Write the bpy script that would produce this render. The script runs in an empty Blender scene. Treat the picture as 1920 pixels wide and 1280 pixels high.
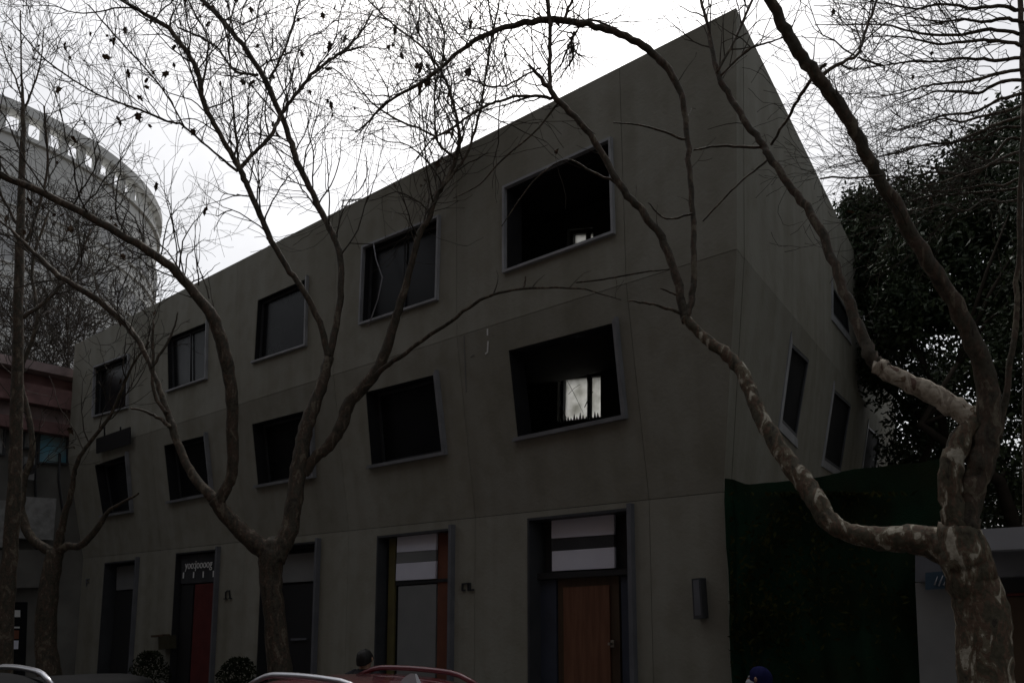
import bpy, math, random
from mathutils import Vector as V, Matrix, noise as NZ
random.seed(7)
R = math.radians
sc = bpy.context.scene
COL = sc.collection

# ------------------------------------------------------------------ camera, sky, sun, exposure
FPX, PPX, PPY, PITCH = 1500.0, 960.0, 933.0, R(8)
EYE = V((0, 0, 2.1))
cd = bpy.data.cameras.new('camera')
cam = bpy.data.objects.new('camera', cd); COL.objects.link(cam)
cam.location = EYE; cam.rotation_euler = (R(90) + PITCH, 0, 0)
cd.sensor_width = 36; cd.lens = 36 * FPX / 1920
cd.shift_y = (PPY - 640) / 1920
cd.clip_start = 0.1; cd.clip_end = 2000
sc.camera = cam

SUN_EL, SUN_AZ = R(57), R(0)          # the sun stands behind the building, veiled by cloud
w = bpy.data.worlds.new('World'); sc.world = w; w.use_nodes = True
nt = w.node_tree; nt.nodes.clear()
sky = nt.nodes.new('ShaderNodeTexSky'); sky.sky_type = 'NISHITA'; sky.sun_disc = False
sky.sun_elevation = SUN_EL; sky.sun_rotation = SUN_AZ
sky.air_density = 1.0; sky.dust_density = 4.0; sky.ozone_density = 1.0; sky.altitude = 10
hs = nt.nodes.new('ShaderNodeHueSaturation'); hs.inputs['Saturation'].default_value = 0.22
bg = nt.nodes.new('ShaderNodeBackground'); bg.inputs['Strength'].default_value = 0.15
wo = nt.nodes.new('ShaderNodeOutputWorld')
nt.links.new(sky.outputs[0], hs.inputs['Color'])
wc = nt.nodes.new('ShaderNodeTexCoord'); cn = nt.nodes.new('ShaderNodeTexNoise'); cn.inputs['Scale'].default_value = 3.2; cn.inputs['Detail'].default_value = 7; cn.inputs['Roughness'].default_value = .55
cr = nt.nodes.new('ShaderNodeMapRange'); cr.inputs[1].default_value = .3; cr.inputs[2].default_value = .7; cr.inputs[3].default_value = .74; cr.inputs[4].default_value = 1.02
cm = nt.nodes.new('ShaderNodeMix'); cm.data_type = 'RGBA'; cm.blend_type = 'MULTIPLY'; cm.inputs[0].default_value = 1
nt.links.new(wc.outputs['Generated'], cn.inputs['Vector']); nt.links.new(cn.outputs[0], cr.inputs[0])
nt.links.new(hs.outputs[0], cm.inputs[6]); nt.links.new(cr.outputs[0], cm.inputs[7]); nt.links.new(cm.outputs[2], bg.inputs['Color'])
nt.links.new(bg.outputs[0], wo.inputs['Surface'])
sd = bpy.data.lights.new('sun', 'SUN'); sd.energy = 0.6; sd.angle = R(20); sd.color = (1, .96, .9)
sun = bpy.data.objects.new('sun', sd); COL.objects.link(sun)
sv = V((math.sin(SUN_AZ) * math.cos(SUN_EL), math.cos(SUN_AZ) * math.cos(SUN_EL), math.sin(SUN_EL)))
sun.rotation_euler = sv.to_track_quat('Z', 'Y').to_euler()
sc.view_settings.view_transform = 'Standard'; sc.view_settings.look = 'None'
sc.view_settings.exposure = 0.0; sc.view_settings.gamma = 1; sc.view_settings.use_curve_mapping = False
sc.render.engine = 'CYCLES'
sc.cycles.max_bounces = 5; sc.cycles.diffuse_bounces = 3; sc.cycles.use_denoising = True

# ------------------------------------------------------------------ helpers
def ray(px, py):
    c, s = math.cos(PITCH), math.sin(PITCH)
    a, b = (px - PPX) / FPX, (PPY - py) / FPX
    return V((a, c - b * s, s + b * c))
def at(px, py, Y):
    r = ray(px, py); return EYE + r * (Y / r.y)
def hit(px, py, P, N):
    r = ray(px, py); return EYE + r * ((P - EYE).dot(N) / r.dot(N))

def link(o, parent=None):
    COL.objects.link(o)
    if parent is not None: o.parent = parent
    return o
def tag(o, label=None, cat=None, group=None, kind=None):
    if label: o['label'] = label
    if cat: o['category'] = cat
    if group: o['group'] = group
    if kind: o['kind'] = kind
    return o
def empty(name, loc, label=None, cat=None, group=None, rz=0, scale=1):
    o = bpy.data.objects.new(name, None); o.location = loc; o.rotation_euler = (0, 0, rz); o.scale = (scale,) * 3
    o.empty_display_size = .2; link(o); return tag(o, label, cat, group)

class MB:
    def __init__(s): s.v = []; s.f = []; s.sm = []
    def add(s, vs, fs, smooth=False):
        b = len(s.v); s.v += [tuple(p) for p in vs]
        s.f += [tuple(b + i for i in f) for f in fs]; s.sm += [smooth] * len(fs); return s
    def box(s, c, sx, sy, sz, ax=None, ay=None, az=None):
        ax = ax or V((1, 0, 0)); ay = ay or V((0, 1, 0)); az = az or V((0, 0, 1)); c = V(c)
        vs = [c + ax * (i * sx / 2) + ay * (j * sy / 2) + az * (k * sz / 2) for k in (-1, 1) for j in (-1, 1) for i in (-1, 1)]
        return s.add(vs, [(0, 2, 3, 1), (4, 5, 7, 6), (0, 1, 5, 4), (2, 6, 7, 3), (0, 4, 6, 2), (1, 3, 7, 5)])
    def slab(s, q, n, t):                       # quad q extruded t against its normal n
        q = [V(p) for p in q]; b = [p - n * t for p in q]; m = len(q)
        fs = [tuple(range(m)), tuple(range(2 * m - 1, m - 1, -1))] + [(i, m + i, m + (i + 1) % m, (i + 1) % m) for i in range(m)]
        return s.add(q + b, fs)
    def ring(s, outer, inner, n, k0, k1):       # frame between two quads, from k0 to k1 along n
        m = len(outer)
        of, inf = [p + n * k1 for p in outer], [p + n * k1 for p in inner]
        ob, ib = [p + n * k0 for p in outer], [p + n * k0 for p in inner]
        fs = []
        for i in range(m):
            j = (i + 1) % m
            fs += [(i, j, m + j, m + i), (2 * m + i, 3 * m + i, 3 * m + j, 2 * m + j),
                   (i, 2 * m + i, 2 * m + j, j), (m + i, m + j, 3 * m + j, 3 * m + i)]
        return s.add(of + inf + ob + ib, fs)
    def tube(s, pts, rad, n=8, cap=True, lump=0.0):
        pts = [V(p) for p in pts]; N = len(pts); vs = []
        t = (pts[1] - pts[0]).normalized()
        u = t.orthogonal().normalized()
        for i in range(N):
            if i < N - 1: t2 = (pts[i + 1] - pts[max(0, i - 1)])
            else: t2 = pts[i] - pts[i - 1]
            t2 = t2.normalized() if t2.length > 1e-9 else t
            u = (u - t2 * u.dot(t2))
            u = u.normalized() if u.length > 1e-6 else t2.orthogonal().normalized()
            v = t2.cross(u); t = t2
            for k in range(n):
                a = 2 * math.pi * k / n
                r = rad[i]
                if lump:
                    q_ = pts[i] / max(rad[i], .02) + u * (math.cos(a) * 1.0) + v * (math.sin(a) * 1.0)
                    r *= 1 + lump * (NZ.noise(q_ * .55) * 1.1 + NZ.noise(q_ * 1.7) * .4)
                vs.append(pts[i] + u * (math.cos(a) * r) + v * (math.sin(a) * r))
        fs = [(i * n + k, i * n + (k + 1) % n, (i + 1) * n + (k + 1) % n, (i + 1) * n + k) for i in range(N - 1) for k in range(n)]
        if cap: fs += [tuple(range(n - 1, -1, -1)), tuple((N - 1) * n + k for k in range(n))]
        return s.add(vs, fs, n > 3)
    def lathe(s, prof, n=16, c=(0, 0, 0)):
        c = V(c); vs = [c + V((r * math.cos(2 * math.pi * k / n), r * math.sin(2 * math.pi * k / n), z)) for r, z in prof for k in range(n)]
        fs = [(i * n + k, i * n + (k + 1) % n, (i + 1) * n + (k + 1) % n, (i + 1) * n + k) for i in range(len(prof) - 1) for k in range(n)]
        return s.add(vs, fs, True)
    def build(s, name, mat, parent=None):
        me = bpy.data.meshes.new(name); off = V((0, 0, 0))
        if parent is not None: off = world_loc(parent)
        me.from_pydata(s.v if parent is None else [(a - off.x, b - off.y, c - off.z) for a, b, c in s.v], [], s.f)
        me.polygons.foreach_set('use_smooth', s.sm)
        if mat: me.materials.append(mat)
        me.update(); return link(bpy.data.objects.new(name, me), parent)
    def local(s, name, mat, parent=None):       # vertices already in the parent's space
        me = bpy.data.meshes.new(name); me.from_pydata(s.v, [], s.f)
        me.polygons.foreach_set('use_smooth', s.sm)
        if mat: me.materials.append(mat)
        me.update(); return link(bpy.data.objects.new(name, me), parent)
def world_loc(o):
    p = V((0, 0, 0))
    while o is not None: p += o.location; o = o.parent
    return p

# ------------------------------------------------------------------ materials
def mat(name, col, rough=.8, spec=.3, metal=0, col2=None, scale=4, bump=0, bscale=30, stretch=None, detail=6, contrast=(.35, .65), vary=0, coords='Object'):
    m = bpy.data.materials.new(name); m.use_nodes = True; t = m.node_tree; L = t.links
    b = t.nodes['Principled BSDF']
    b.inputs['Roughness'].default_value = rough; b.inputs['Specular IOR Level'].default_value = spec; b.inputs['Metallic'].default_value = metal
    b.inputs['Base Color'].default_value = (*col, 1)
    tc = t.nodes.new('ShaderNodeTexCoord'); out = tc.outputs[coords]
    if stretch:
        mp = t.nodes.new('ShaderNodeMapping'); mp.inputs['Scale'].default_value = stretch; L.new(out, mp.inputs[0]); sout = mp.outputs[0]
    else: sout = out
    c = None
    if col2:
        n = t.nodes.new('ShaderNodeTexNoise'); n.inputs['Scale'].default_value = scale; n.inputs['Detail'].default_value = detail; L.new(sout, n.inputs['Vector'])
        r = t.nodes.new('ShaderNodeValToRGB'); r.color_ramp.elements[0].position, r.color_ramp.elements[1].position = contrast
        r.color_ramp.elements[0].color = (*col, 1); r.color_ramp.elements[1].color = (*col2, 1)
        L.new(n.outputs[0], r.inputs[0]); c = r.outputs[0]
    if vary:
        oi = t.nodes.new('ShaderNodeObjectInfo'); mr = t.nodes.new('ShaderNodeMapRange')
        mr.inputs[3].default_value = 1 - vary; mr.inputs[4].default_value = 1 + vary; L.new(oi.outputs['Random'], mr.inputs[0])
        mx = t.nodes.new('ShaderNodeMix'); mx.data_type = 'RGBA'; mx.blend_type = 'MULTIPLY'; mx.inputs[0].default_value = 1
        if c: L.new(c, mx.inputs[6])
        else: mx.inputs[6].default_value = (*col, 1)
        L.new(mr.outputs[0], mx.inputs[7]); c = mx.outputs[2]
    if c: L.new(c, b.inputs['Base Color'])
    if bump:
        n2 = t.nodes.new('ShaderNodeTexNoise'); n2.inputs['Scale'].default_value = bscale; n2.inputs['Detail'].default_value = 5; L.new(sout, n2.inputs['Vector'])
        bp = t.nodes.new('ShaderNodeBump'); bp.inputs['Strength'].default_value = bump; bp.inputs['Distance'].default_value = .02
        L.new(n2.outputs[0], bp.inputs['Height']); L.new(bp.outputs[0], b.inputs['Normal'])
    return m

def concrete_mat():
    m = bpy.data.materials.new('weathered_concrete'); m.use_nodes = True; t = m.node_tree; L = t.links; N = t.nodes.new
    b = t.nodes['Principled BSDF']; b.inputs['Roughness'].default_value = .9; b.inputs['Specular IOR Level'].default_value = .2
    ge = N('ShaderNodeNewGeometry')
    def noise(scale, st=None, det=6):
        n = N('ShaderNodeTexNoise'); n.inputs['Scale'].default_value = scale; n.inputs['Detail'].default_value = det
        if st:
            mp = N('ShaderNodeMapping'); mp.inputs['Scale'].default_value = st; L.new(ge.outputs['Position'], mp.inputs[0]); L.new(mp.outputs[0], n.inputs['Vector'])
        else: L.new(ge.outputs['Position'], n.inputs['Vector'])
        return n.outputs[0]
    def ramp(i, p0, p1, c0, c1):
        r = N('ShaderNodeValToRGB'); e = r.color_ramp.elements; e[0].position, e[1].position = p0, p1; e[0].color = (*c0, 1); e[1].color = (*c1, 1)
        L.new(i, r.inputs[0]); return r.outputs[0]
    def mul(a, c, f=1.0):
        x = N('ShaderNodeMix'); x.data_type = 'RGBA'; x.blend_type = 'MULTIPLY'; x.inputs[0].default_value = f
        L.new(a, x.inputs[6]); L.new(c, x.inputs[7]); return x.outputs[2]
    base = ramp(noise(.7, None, 8), .28, .74, (.285, .277, .228), (.330, .324, .280))
    streak = ramp(noise(1.6, (1.6, 1.6, .10), 7), .36, .62, (.86, .85, .83), (1, 1, 1))
    blot = ramp(noise(3.2, None, 9), .34, .54, (.90, .89, .87), (1, 1, 1))
    oi = N('ShaderNodeObjectInfo'); mr = N('ShaderNodeMapRange'); mr.inputs[3].default_value = .94; mr.inputs[4].default_value = 1.05
    L.new(oi.outputs['Random'], mr.inputs[0])
    c = mul(mul(base, streak), blot)
    x = N('ShaderNodeMix'); x.data_type = 'RGBA'; x.blend_type = 'MULTIPLY'; x.inputs[0].default_value = 1
    L.new(c, x.inputs[6]); L.new(mr.outputs[0], x.inputs[7])
    L.new(x.outputs[2], b.inputs['Base Color'])
    bp = N('ShaderNodeBump'); bp.inputs['Strength'].default_value = .35; bp.inputs['Distance'].default_value = .015
    L.new(noise(22, None, 6), bp.inputs['Height']); L.new(bp.outputs[0], b.inputs['Normal'])
    return m

def bark_mat(name, cols):
    m = bpy.data.materials.new(name); m.use_nodes = True; t = m.node_tree; L = t.links; N = t.nodes.new
    b = t.nodes['Principled BSDF']; b.inputs['Roughness'].default_value = .75; b.inputs['Specular IOR Level'].default_value = .3
    ge = N('ShaderNodeNewGeometry')
    mp = N('ShaderNodeMapping'); mp.inputs['Scale'].default_value = (1.25, 1.25, .6); L.new(ge.outputs['Position'], mp.inputs[0])
    sp = N('ShaderNodeTexNoise'); sp.inputs['Scale'].default_value = 8.5; sp.inputs['Detail'].default_value = 5; sp.inputs['Roughness'].default_value = .55; sp.inputs['Distortion'].default_value = .9
    L.new(mp.outputs[0], sp.inputs['Vector'])
    r = N('ShaderNodeValToRGB'); r.color_ramp.interpolation = 'CONSTANT'; e = r.color_ramp.elements
    e[0].color = (*cols[0][1], 1); e[1].position = cols[1][0]; e[1].color = (*cols[1][1], 1)
    for p, c in cols[2:]:
        k = e.new(p); k.color = (*c, 1)
    L.new(sp.outputs[0], r.inputs[0])
    n = N('ShaderNodeTexNoise'); n.inputs['Scale'].default_value = 35; n.inputs['Detail'].default_value = 6; L.new(ge.outputs['Position'], n.inputs['Vector'])
    r2 = N('ShaderNodeValToRGB'); r2.color_ramp.elements[0].position = .3; r2.color_ramp.elements[0].color = (.55, .53, .5, 1); r2.color_ramp.elements[1].position = .65
    L.new(n.outputs[0], r2.inputs[0])
    x = N('ShaderNodeMix'); x.data_type = 'RGBA'; x.blend_type = 'MULTIPLY'; x.inputs[0].default_value = 1
    L.new(r.outputs[0], x.inputs[6]); L.new(r2.outputs[0], x.inputs[7]); L.new(x.outputs[2], b.inputs['Base Color'])
    n3 = N('ShaderNodeTexNoise'); n3.inputs['Scale'].default_value = 16; n3.inputs['Detail'].default_value = 7; L.new(ge.outputs['Position'], n3.inputs['Vector'])
    ad = N('ShaderNodeMath'); ad.operation = 'ADD'; L.new(sp.outputs[0], ad.inputs[0]); L.new(n3.outputs[0], ad.inputs[1])
    bp = N('ShaderNodeBump'); bp.inputs['Strength'].default_value = .6; bp.inputs['Distance'].default_value = .02
    L.new(ad.outputs[0], bp.inputs['Height']); L.new(bp.outputs[0], b.inputs['Normal'])
    return m

def brick_mat(name, c1, c2, mortar, scale=1.0, bw=.5, rh=.25, axis='XZ'):
    m = bpy.data.materials.new(name); m.use_nodes = True; t = m.node_tree; L = t.links; N = t.nodes.new
    b = t.nodes['Principled BSDF']; b.inputs['Roughness'].default_value = .85; b.inputs['Specular IOR Level'].default_value = .2
    tc = N('ShaderNodeTexCoord'); bt = N('ShaderNodeTexBrick'); bt.inputs['Scale'].default_value = scale
    bt.inputs['Color1'].default_value = (*c1, 1); bt.inputs['Color2'].default_value = (*c2, 1); bt.inputs['Mortar'].default_value = (*mortar, 1)
    bt.inputs['Brick Width'].default_value = bw; bt.inputs['Row Height'].default_value = rh; bt.inputs['Mortar Size'].default_value = .015
    L.new(tc.outputs['UV'], bt.inputs['Vector']); L.new(bt.outputs[0], b.inputs['Base Color']); return m

M = {}
M['concrete'] = concrete_mat()
M['bark'] = bark_mat('plane_bark', [(0, (.055, .045, .032)), (.36, (.10, .088, .058)), (.47, (.15, .098, .066)), (.535, (.21, .18, .125)), (.59, (.52, .48, .39))])
M['bark_dark'] = bark_mat('upper_bark', [(0, (.052, .042, .031)), (.38, (.078, .068, .049)), (.50, (.105, .075, .054)), (.59, (.17, .145, .105))])
M['bark_pale'] = bark_mat('peeled_bark', [(0, (.16, .10, .075)), (.37, (.40, .34, .27)), (.46, (.60, .53, .43)), (.63, (.26, .19, .13))])
M['twig'] = mat('twig_bark', (.05, .042, .033), .85, .2, col2=(.075, .062, .048), scale=9)
M['dark_bark'] = mat('evergreen_bark', (.028, .023, .018), .95, .05, col2=(.04, .033, .026), scale=6)
M['pale_twig'] = mat('far_twig_bark', (.06, .052, .045), .9, .1, col2=(.09, .08, .07), scale=5)
M['frame'] = mat('grey_steel_frame', (.25, .255, .27), .55, .3, col2=(.18, .185, .195), scale=3, bump=.05)
M['paleframe'] = mat('pale_steel_frame', (.36, .365, .38), .55, .3, col2=(.27, .275, .285), scale=3, bump=.05)
M['fin'] = mat('dark_steel', (.16, .165, .18), .5, .4, col2=(.12, .125, .14), scale=3)
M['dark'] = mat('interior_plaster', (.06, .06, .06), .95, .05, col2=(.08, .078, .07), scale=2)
M['reveal_shade'] = mat('painted_reveal_shade', (.022, .022, .024), .85, .08, col2=(.03, .03, .032), scale=3)  # near-black colour that carries the shade inside the window openings
M['glass'] = mat('dark_window_glass', (.010, .011, .012), .25, .14, col2=(.016, .016, .018), scale=1.5)
M['dullglass'] = mat('dusty_dark_glass', (.014, .015, .016), .8, .06, col2=(.022, .022, .022), scale=1.2)
M['bluewhite'] = mat('opal_transom', (.84, .84, .93), .3, .5, col2=(.78, .78, .88), scale=2)
M['grey_panel'] = mat('grey_door_panel', (.20, .205, .205), .6, .3, col2=(.25, .255, .25), scale=1.2)
M['charcoal'] = mat('charcoal_paint', (.045, .047, .052), .55, .3, col2=(.06, .062, .066), scale=3)
M['navy'] = mat('blue_black_paint', (.06, .07, .10), .55, .3, col2=(.05, .055, .075), scale=3)
M['darkolive'] = mat('dark_olive_paint', (.06, .055, .032), .7, .2, col2=(.05, .045, .028), scale=4)
M['olive'] = mat('olive_paint', (.16, .14, .055), .6, .3, col2=(.13, .11, .05), scale=4)
M['orange'] = mat('rust_orange_paint', (.20, .075, .042), .6, .3, col2=(.16, .06, .036), scale=4)
M['red'] = mat('dark_red_paint', (.13, .032, .030), .6, .2, col2=(.10, .026, .025), scale=4)
M['brown'] = mat('brown_wood', (.21, .10, .058), .6, .25, col2=(.15, .068, .04), scale=3, stretch=(6, 6, .5))
M['darkwood'] = mat('dark_wood', (.09, .06, .035), .55, .3, col2=(.07, .045, .03), scale=3, stretch=(6, 6, .5))
M['metal'] = mat('brushed_metal', (.5, .48, .42), .3, .5, metal=.9)
M['black'] = mat('black_metal', (.025, .025, .027), .5, .4)
M['white'] = mat('white_paint', (.8, .8, .78), .5, .4)
M['asphalt'] = mat('asphalt', (.045, .045, .047), .9, .2, col2=(.06, .06, .06), scale=20, bump=.3, bscale=120)
M['paving'] = mat('paving_slabs', (.20, .195, .185), .85, .2, col2=(.26, .25, .235), scale=3, vary=.1)
M['kerb'] = mat('granite_kerb', (.28, .28, .27), .8, .2, col2=(.34, .33, .32), scale=14)
M['soil'] = mat('bare_soil', (.05, .04, .03), .95, .1, col2=(.08, .065, .045), scale=8)
M['net'] = mat('green_netting', (.008, .034, .018), .9, .1, col2=(.012, .020, .008), scale=1.6, bump=.4, bscale=60)
M['ivy'] = mat('creeper_leaves', (.012, .018, .005), .85, .05, col2=(.034, .034, .008), scale=3)
M['leaf'] = mat('evergreen_leaf', (.020, .036, .014), .5, .35, col2=(.045, .062, .022), scale=1.3)
M['shrub'] = mat('shrub_leaf', (.014, .019, .010), .7, .12, col2=(.024, .03, .013), scale=3)
M['dead_leaf'] = mat('dead_leaf', (.10, .062, .035), .85, .1, col2=(.07, .045, .03), scale=12)
M['gate'] = mat('grey_render', (.19, .19, .19), .85, .2, col2=(.235, .235, .23), scale=2)
M['fascia'] = mat('pale_grey_fascia', (.34, .34, .36), .7, .3, col2=(.28, .28, .30), scale=2)
M['pink'] = mat('faded_red_render', (.30, .18, .175), .9, .1, col2=(.16, .095, .09), scale=2)
M['pinkpale'] = mat('pale_pink_render', (.40, .31, .30), .9, .1, col2=(.22, .17, .165), scale=2)
M['neighbour'] = mat('grey_brown_render', (.17, .165, .15), .9, .2, col2=(.12, .115, .105), scale=1.2)
M['darkbrick'] = mat('dark_brick', (.11, .07, .055), .9, .1, col2=(.14, .09, .07), scale=6)
M['tarp'] = mat('grey_tarpaulin', (.35, .35, .34), .7, .3, col2=(.22, .22, .21), scale=5)
M['cyan'] = mat('blue_tinted_glass', (.16, .42, .55), .3, .4, col2=(.30, .38, .38), scale=2.2, contrast=(.4, .6))
M['tower'] = mat('tower_render', (.60, .60, .58), .9, .15, col2=(.68, .68, .66), scale=.25)  # paleness of distant haze is put into this wall colour
M['towerdark'] = mat('tower_glass', (.42, .425, .43), .7, .2, col2=(.50, .50, .50), scale=.5)
M['signblue'] = mat('blue_sign', (.03, .06, .09), .5, .4)
M['tyre'] = mat('tyre_rubber', (.02, .02, .02), .9, .2)
M['carglass'] = mat('car_glass', (.01, .012, .014), .06, .6)
M['chrome'] = mat('chrome', (.85, .85, .86), .12, .5, metal=1)
M['silverrail'] = mat('silver_anodised', (.82, .82, .86), .28, .5, metal=.8)
M['carlight'] = mat('red_lens', (.35, .02, .02), .2, .5)
M['headlamp'] = mat('clear_lens', (.6, .6, .62), .15, .5)
def paint(name, c, coat=1.0):
    m = mat(name, c, .35, .5); b = m.node_tree.nodes['Principled BSDF']; b.inputs['Coat Weight'].default_value = coat; b.inputs['Coat Roughness'].default_value = .08; return m
M['redpaint'] = paint('dark_red_car_paint', (.16, .018, .028)); M['blackpaint'] = mat('dusty_black_car_paint', (.008, .008, .009), .7, .08); M['silverpaint'] = paint('silver_car_paint', (.42, .42, .44))
M['skin'] = mat('skin', (.42, .25, .17), .6, .3); M['hair'] = mat('black_hair', (.012, .011, .010), .6, .3, col2=(.02, .018, .016), scale=40)
M['darkcloth'] = mat('dark_cloth', (.03, .03, .034), .9, .1, col2=(.04, .04, .045), scale=30); M['bluecloth'] = mat('blue_cloth', (.014, .016, .062), .9, .05, col2=(.02, .022, .08), scale=25)
M['jeans'] = mat('jeans', (.05, .06, .09), .9, .1); M['mask'] = mat('white_mask', (.42, .44, .47), .8, .2)
def frosted():
    m = bpy.data.materials.new('frosted_glass'); m.use_nodes = True; t = m.node_tree; b = t.nodes['Principled BSDF']; L = t.links
    tr = t.nodes.new('ShaderNodeBsdfTranslucent'); mx = t.nodes.new('ShaderNodeMixShader'); mx.inputs[0].default_value = .9
    tc = t.nodes.new('ShaderNodeTexCoord'); n = t.nodes.new('ShaderNodeTexNoise'); n.inputs['Scale'].default_value = 5; n.inputs['Detail'].default_value = 8
    r = t.nodes.new('ShaderNodeValToRGB'); r.color_ramp.elements[0].color = (.60, .60, .56, 1); r.color_ramp.elements[0].position = .3; r.color_ramp.elements[1].color = (.95, .95, .93, 1); r.color_ramp.elements[1].position = .6
    L.new(tc.outputs['Object'], n.inputs['Vector']); L.new(n.outputs[0], r.inputs[0]); L.new(r.outputs[0], tr.inputs['Color'])
    L.new(b.outputs[0], mx.inputs[1]); L.new(tr.outputs[0], mx.inputs[2]); L.new(mx.outputs[0], t.nodes['Material Output'].inputs['Surface']); return m
M['frosted'] = frosted()

# ------------------------------------------------------------------ the corner building: frame of reference
Z = V((0, 0, 1))
def horiz(px):
    r = ray(px, 1144); return V((r.x, r.y, 0)).normalized()
D = horiz(-787)                       # along the street front, away to the left
NIN = V((-D.y, D.x, 0)) if V((-D.y, D.x, 0)).y > 0 else V((D.y, -D.x, 0))
OUT = -NIN
E = horiz(1850)                       # along the side wall, away to the right
A0 = at(780, 1144, 12.5); A0.z = 0
O = hit(1365, 1144, A0, NIN); O.z = 0
def FP(s, z, k=0): return O + D * s + OUT * k + Z * z
def sk(p):                            # world point -> (s along the front, k out of it)
    q = p - O; return q.dot(D), q.dot(OUT)
Z1, Z2, K2, K3 = 3.45, 6.1, .42, .47
def plane3(a, b, c):
    n = (b - a).cross(c - a).normalized()
    return a, (n if n.dot(OUT) > 0 else -n)
ZT = 8.9
BAND = [plane3(FP(0, 0), FP(5, 0), FP(0, Z1)), plane3(FP(0, Z1), FP(5, Z1), FP(0, Z2, K2)), plane3(FP(0, Z2, K2), FP(5, Z2, K2), FP(0, ZT, K3))]
def fh(px, py, band, k=0):            # pixel of the photo -> point on that storey's wall plane
    P, N = BAND[band]; return hit(px, py, P + N * k, N)
# top line and ends
topR, topL = fh(1381, 14, 2), fh(140, 646, 2)
sTR, sTL = sk(topR)[0], sk(topL)[0]
def ztop(s): return topR.z + (topL.z - topR.z) * (s - sTR) / (sTL - sTR)
s2R = sk(fh(1384, 500, 2))[0]; s2L = sk(fh(129, 830, 2))[0]
sEnd = sk(fh(152, 1100, 0))[0]
cols = [0] + [sk(fh(x, 1144, 0))[0] for x in (1222, 890, 650, 455, 295)] + [sEnd]

def ground_sheet():
    g = MB(); g.add([(-500, -300, 0), (500, -300, 0), (500, 900, 0), (-500, 900, 0)], [(0, 1, 2, 3)])
    tag(g.build('ground', M['soil']), kind='structure')
    KERB = 2.7
    r = MB(); r.add([FP(-60, .004, KERB + .15), FP(90, .004, KERB + .15), FP(90, .004, KERB + 9), FP(-60, .004, KERB + 9)], [(0, 1, 2, 3)])
    tag(r.build('road', M['asphalt']), kind='structure')
    l = MB()
    for i in range(-5, 9):
        a = i * 6.0; l.add([FP(a, .008, KERB + 4.4), FP(a + 3, .008, KERB + 4.4), FP(a + 3, .008, KERB + 4.55), FP(a, .008, KERB + 4.55)], [(0, 1, 2, 3)])
    tag(l.build('road_markings', M['white']), kind='structure')
    p = MB(); p.slab([FP(-60, .12, KERB), FP(90, .12, KERB), FP(90, .12, -.1), FP(-60, .12, -.1)], Z, .12)
    tag(p.build('pavement', M['paving']), kind='structure')
    k = MB(); k.slab([FP(-60, .13, KERB + .15), FP(90, .13, KERB + .15), FP(90, .13, KERB + .002), FP(-60, .13, KERB + .002)], Z, .13)
    tag(k.build('kerb', M['kerb']), kind='structure')
ground_sheet()

bld = empty('concrete_building', FP(8, 0), 'dark bare concrete corner building with crooked tilted windows', 'building')

def inset(q, n, d):                    # shift each edge of a polygon inwards by d (negative: outwards)
    m = len(q); c = sum(q, V((0, 0, 0))) / m; lines = []
    for i in range(m):
        a, b = q[i], q[(i + 1) % m]; t = (b - a).normalized(); inn = n.cross(t)
        if inn.dot(c - a) < 0: inn = -inn
        lines.append((a + inn * d, t))
    out = []
    for i in range(m):
        (p, t), (p2, t2) = lines[i - 1], lines[i]
        cr = t.cross(t2); u = (p2 - p).cross(t2).dot(cr) / cr.length_squared
        out.append(p + t * u)
    return out

def wall_panel(quad, hole, n, th=.30, gap=.0035, name='panel', back=None):
    q = inset(quad, n, gap); mb = MB()
    if back is not None: mb.slab(q, -back, th); return mb.build(name, M['concrete'], bld)
    if hole is None: mb.slab(q, n, th)
    else: mb.ring(q, hole, n, -th, 0)
    return mb.build(name, M['concrete'], bld)

def window(q, n, style, depth=.24, prot=.13, fw=.075, glass=True, lip=(0, 1, 2, 3)):
    """q: opening as TL, TR, BR, BL"""
    f = MB(); oq = inset(q, n, -fw)
    if len(lip) == 4: f.ring(oq, q, n, -.02, prot)
    else:
        for i in lip:                            # 0 top, 1 right, 2 bottom, 3 left
            j = (i + 1) % 4; f.slab([p + n * (prot - .002 * (i % 2)) for p in (oq[i], oq[j], q[j], q[i])], n, prot + .02)
    w_ = f.build('window', M['frame'] if depth > .15 else M['paleframe'], bld)
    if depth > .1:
        ln = MB(); ln.ring(inset(q, n, -.004), inset(q, n, .018), n, -.31, -.012); ln.build('lining', M['reveal_shade'], w_)  # added dark lining, stands in for shade on the sides of the opening
    qi = inset(q, n, .012)
    if glass:
        g = MB(); g.slab([p - n * depth for p in qi], n, .012); g.build('pane', M['glass'] if depth > .1 else M['dullglass'], w_)
        s = MB(); inn = [p - n * (depth - .035) for p in qi]; s.ring(inn, inset(inn, n, .05), n, -.03, 0)
        s.build('sash', M['charcoal'], w_)
        if style != 'open':
            tm, bm = (inn[0] * .5 + inn[1] * .5), (inn[3] * .5 + inn[2] * .5)
            b = MB(); b.tube([tm, bm], [.022, .022], 4); b.build('mullion', M['charcoal'], w_)
    return w_

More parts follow.
